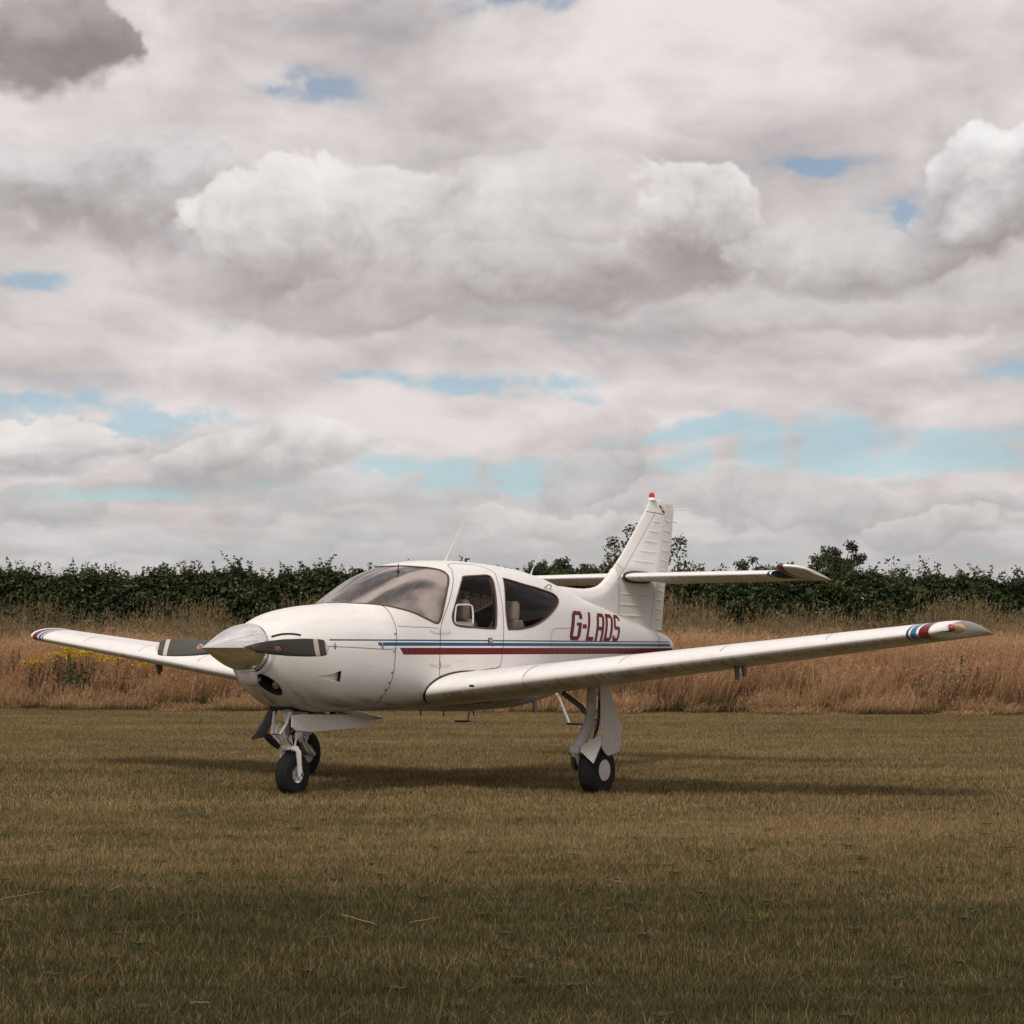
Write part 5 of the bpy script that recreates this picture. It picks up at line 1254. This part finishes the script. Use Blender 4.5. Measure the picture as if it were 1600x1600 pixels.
rb_, sb_ = place2(pb_, .8, 1.15); db_ = pb_[:, 1] - EDGE(pb_[:, 0]); sb_[:, 2] *= np.where((db_ > 11.5) & (rng.random(len(pb_)) < .30), 1.28, .95) * (1 + .12 * fnoise(pb_[:, 0], 77, .6))
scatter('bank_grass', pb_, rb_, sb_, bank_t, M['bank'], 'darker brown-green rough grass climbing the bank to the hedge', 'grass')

# ---- ragwort, thistles and docks in the tall grass
M['flower'] = leaf_mat('ragwort_flower', (.44, .275, .012), (.62, .41, .028), .15)
M['weedstem'] = simple('weed_stem', (.07, .075, .03), .8)
M['dock'] = leaf_mat('dock_seed', (.05, .025, .012), (.12, .06, .03), .1)
M['fluff'] = leaf_mat('thistle_fluff', (.26, .20, .14), (.42, .34, .25), .2)
def weed(name, u, v, d_in, label, cat, group, kind):
    dist = 43.5 + d_in
    for _ in range(3): x = (u - 800) / F_PX * dist; dist = EDGE(x) + d_in
    zg = float(gz(x, dist)); H_ = CAM_H + (1014.8 - v) / F_PX * dist - zg
    root = empty(name, (x, dist, zg)); tag(root, label, cat, group); st = MB(); fl, lf = [], []
    for k in range({'ragwort': 6, 'dock': 2, 'thistle': 4}[kind]):
        a = rng.uniform(0, 2 * PI); sp_ = rng.uniform(.03, .16); hk = H_ * rng.uniform(.86, 1.0); tip = Vector((math.cos(a) * sp_, math.sin(a) * sp_, hk))
        st.tube([(tip.x * .15, tip.y * .15, 0), (tip.x * .5, tip.y * .5, hk * .5), tip], [.008, .006, .004], 5, False)
        if kind == 'ragwort':
            m_ = 26; q = np.array(tip) + np.stack([rng.normal(0, .085, m_), rng.normal(0, .085, m_), rng.normal(0, .022, m_)], 1); fl.append(q)
        elif kind == 'dock':
            m_ = 90; s__ = rng.random(m_); q = np.array(tip) * (1 - s__[:, None] * .42) + rng.normal(0, .020, (m_, 3)); fl.append(q)
        else:
            for j in range(3):
                b = np.array(tip) + rng.normal(0, .10, 3); st.tube([tuple(np.array(tip) - (0, 0, .15)), tuple(b)], .003, 4, False); fl.append(b + rng.normal(0, .013, (9, 3)))
        m_ = 14; s__ = rng.uniform(.15, .8, m_); lf.append(np.array(tip) * s__[:, None] + rng.normal(0, .03, (m_, 3)))
    st.build('stem', 'weedstem', root, air=False)
    a, b, r = leaves(np.concatenate(fl), np.full(sum(map(len, fl)), {'ragwort': .036, 'dock': .03, 'thistle': .03}[kind]), .9, None, -.2)
    o = np_mesh({'ragwort': 'flower_head', 'dock': 'seed_spike', 'thistle': 'seed_head'}[kind], a, b, M[{'ragwort': 'flower', 'dock': 'dock', 'thistle': 'fluff'}[kind]], attr={'rnd': r}); o.parent = root; tag(o, kind='stuff')
    a, b, r = leaves(np.concatenate(lf), np.full(sum(map(len, lf)), .11), .35, None, .3); o = np_mesh('leaves', a, b, M['hedge'], attr={'rnd': r}); o.parent = root; tag(o, kind='stuff')
for u, v in ((104, 1014), (118, 1011), (130, 1013), (146, 1017)):
    weed('ragwort_plant', u, v, .5 + rng.random() * .4, 'tall ragwort in the dense yellow clump under the far wing', 'ragwort', 'ragwort clump', 'ragwort')
for u, v, lb in ((48, 1031, 'shorter of two ragworts with small yellow heads under the far wing tip'), (63, 1025, 'taller of two ragworts with small yellow heads under the far wing tip')):
    weed('ragwort_plant', u, v, .6, lb, 'ragwort', 'ragwort under the wing tip', 'ragwort')
for u, v in ((82, 1019), (165, 1022), (190, 1026), (228, 1033)):
    weed('ragwort_plant', u, v, .9, 'single thin ragwort beside the dense yellow clump', 'ragwort', 'scattered ragwort', 'ragwort')
for u, v, lb in ((1500, 1022, 'taller dark brown dock stalk in straw grass below the striped near wing tip'), (1515, 1030, 'shorter dark brown dock stalk in straw grass below the striped near wing tip'),
                 (25, 1008, 'dark dock stalk in straw grass outboard of the far wing tip'), (92, 1005, 'dark dock stalk rising beside the dense ragwort clump under the far wing')):
    weed('dock_plant', u, v, .6 if u > 800 else 1.0, lb, 'dock', 'dock stalks', 'dock')
for u, v in ((1488, 1050), (1470, 1056), (1440, 1062)):
    weed('thistle_plant', u, v, .5, 'pale fluffy thistle gone to seed below the striped wing tip', 'thistle', 'thistles gone to seed', 'thistle')
# ---- loose straw lying on the lawn
M['straw'] = simple('straw', (.32, .225, .12), .7)
for u0, v0, u1, v1 in [(0, 1402, 76, 1388), (176, 1387, 200, 1378), (440, 1290, 470, 1287), (535, 1424, 592, 1440), (304, 1560, 334, 1560), (540, 1328, 560, 1327), (770, 1167, 790, 1169), (780, 1236, 800, 1240), (945, 1370, 985, 1376), (640, 1437, 690, 1428)]:
    pts = []
    for s_ in np.linspace(0, 1, 5):
        u, v = u0 + (u1 - u0) * s_, v0 + (v1 - v0) * s_; d = CAM_H / math.tan(math.atan((v - 800) / F_PX) - PITCH) if v > 1016 else 40
        d = (CAM_H - .045) / math.tan(math.atan((v - 800) / F_PX) - PITCH); pts.append(Vector(((u - 800) / F_PX * d, d, .030 + .003 * math.sin(s_ * PI) + .002 * math.sin(s_ * 9))))
    c0 = pts[2].copy(); o = MB().tube([q - c0 for q in pts], [.0012, .0017, .0017, .0015, .0009], 5).build('straw_stalk', 'straw', None, air=False)
    o.location = c0; 
    lab = {(0, 1402): 'long pale straw stalk lying on the greener grass, longest of the loose straws', (440, 1290): 'short straw stalk lying in front of the nose wheel', (770, 1167): 'straw stalk lying on the lawn beyond the belly shadow', (780, 1236): 'straw stalk lying on the grass between nose wheel and near main wheel'}.get((u0, v0), 'loose cut straw stalk lying on the mown foreground grass')
    tag(o, lab, 'straw', 'straw stalks on the lawn')
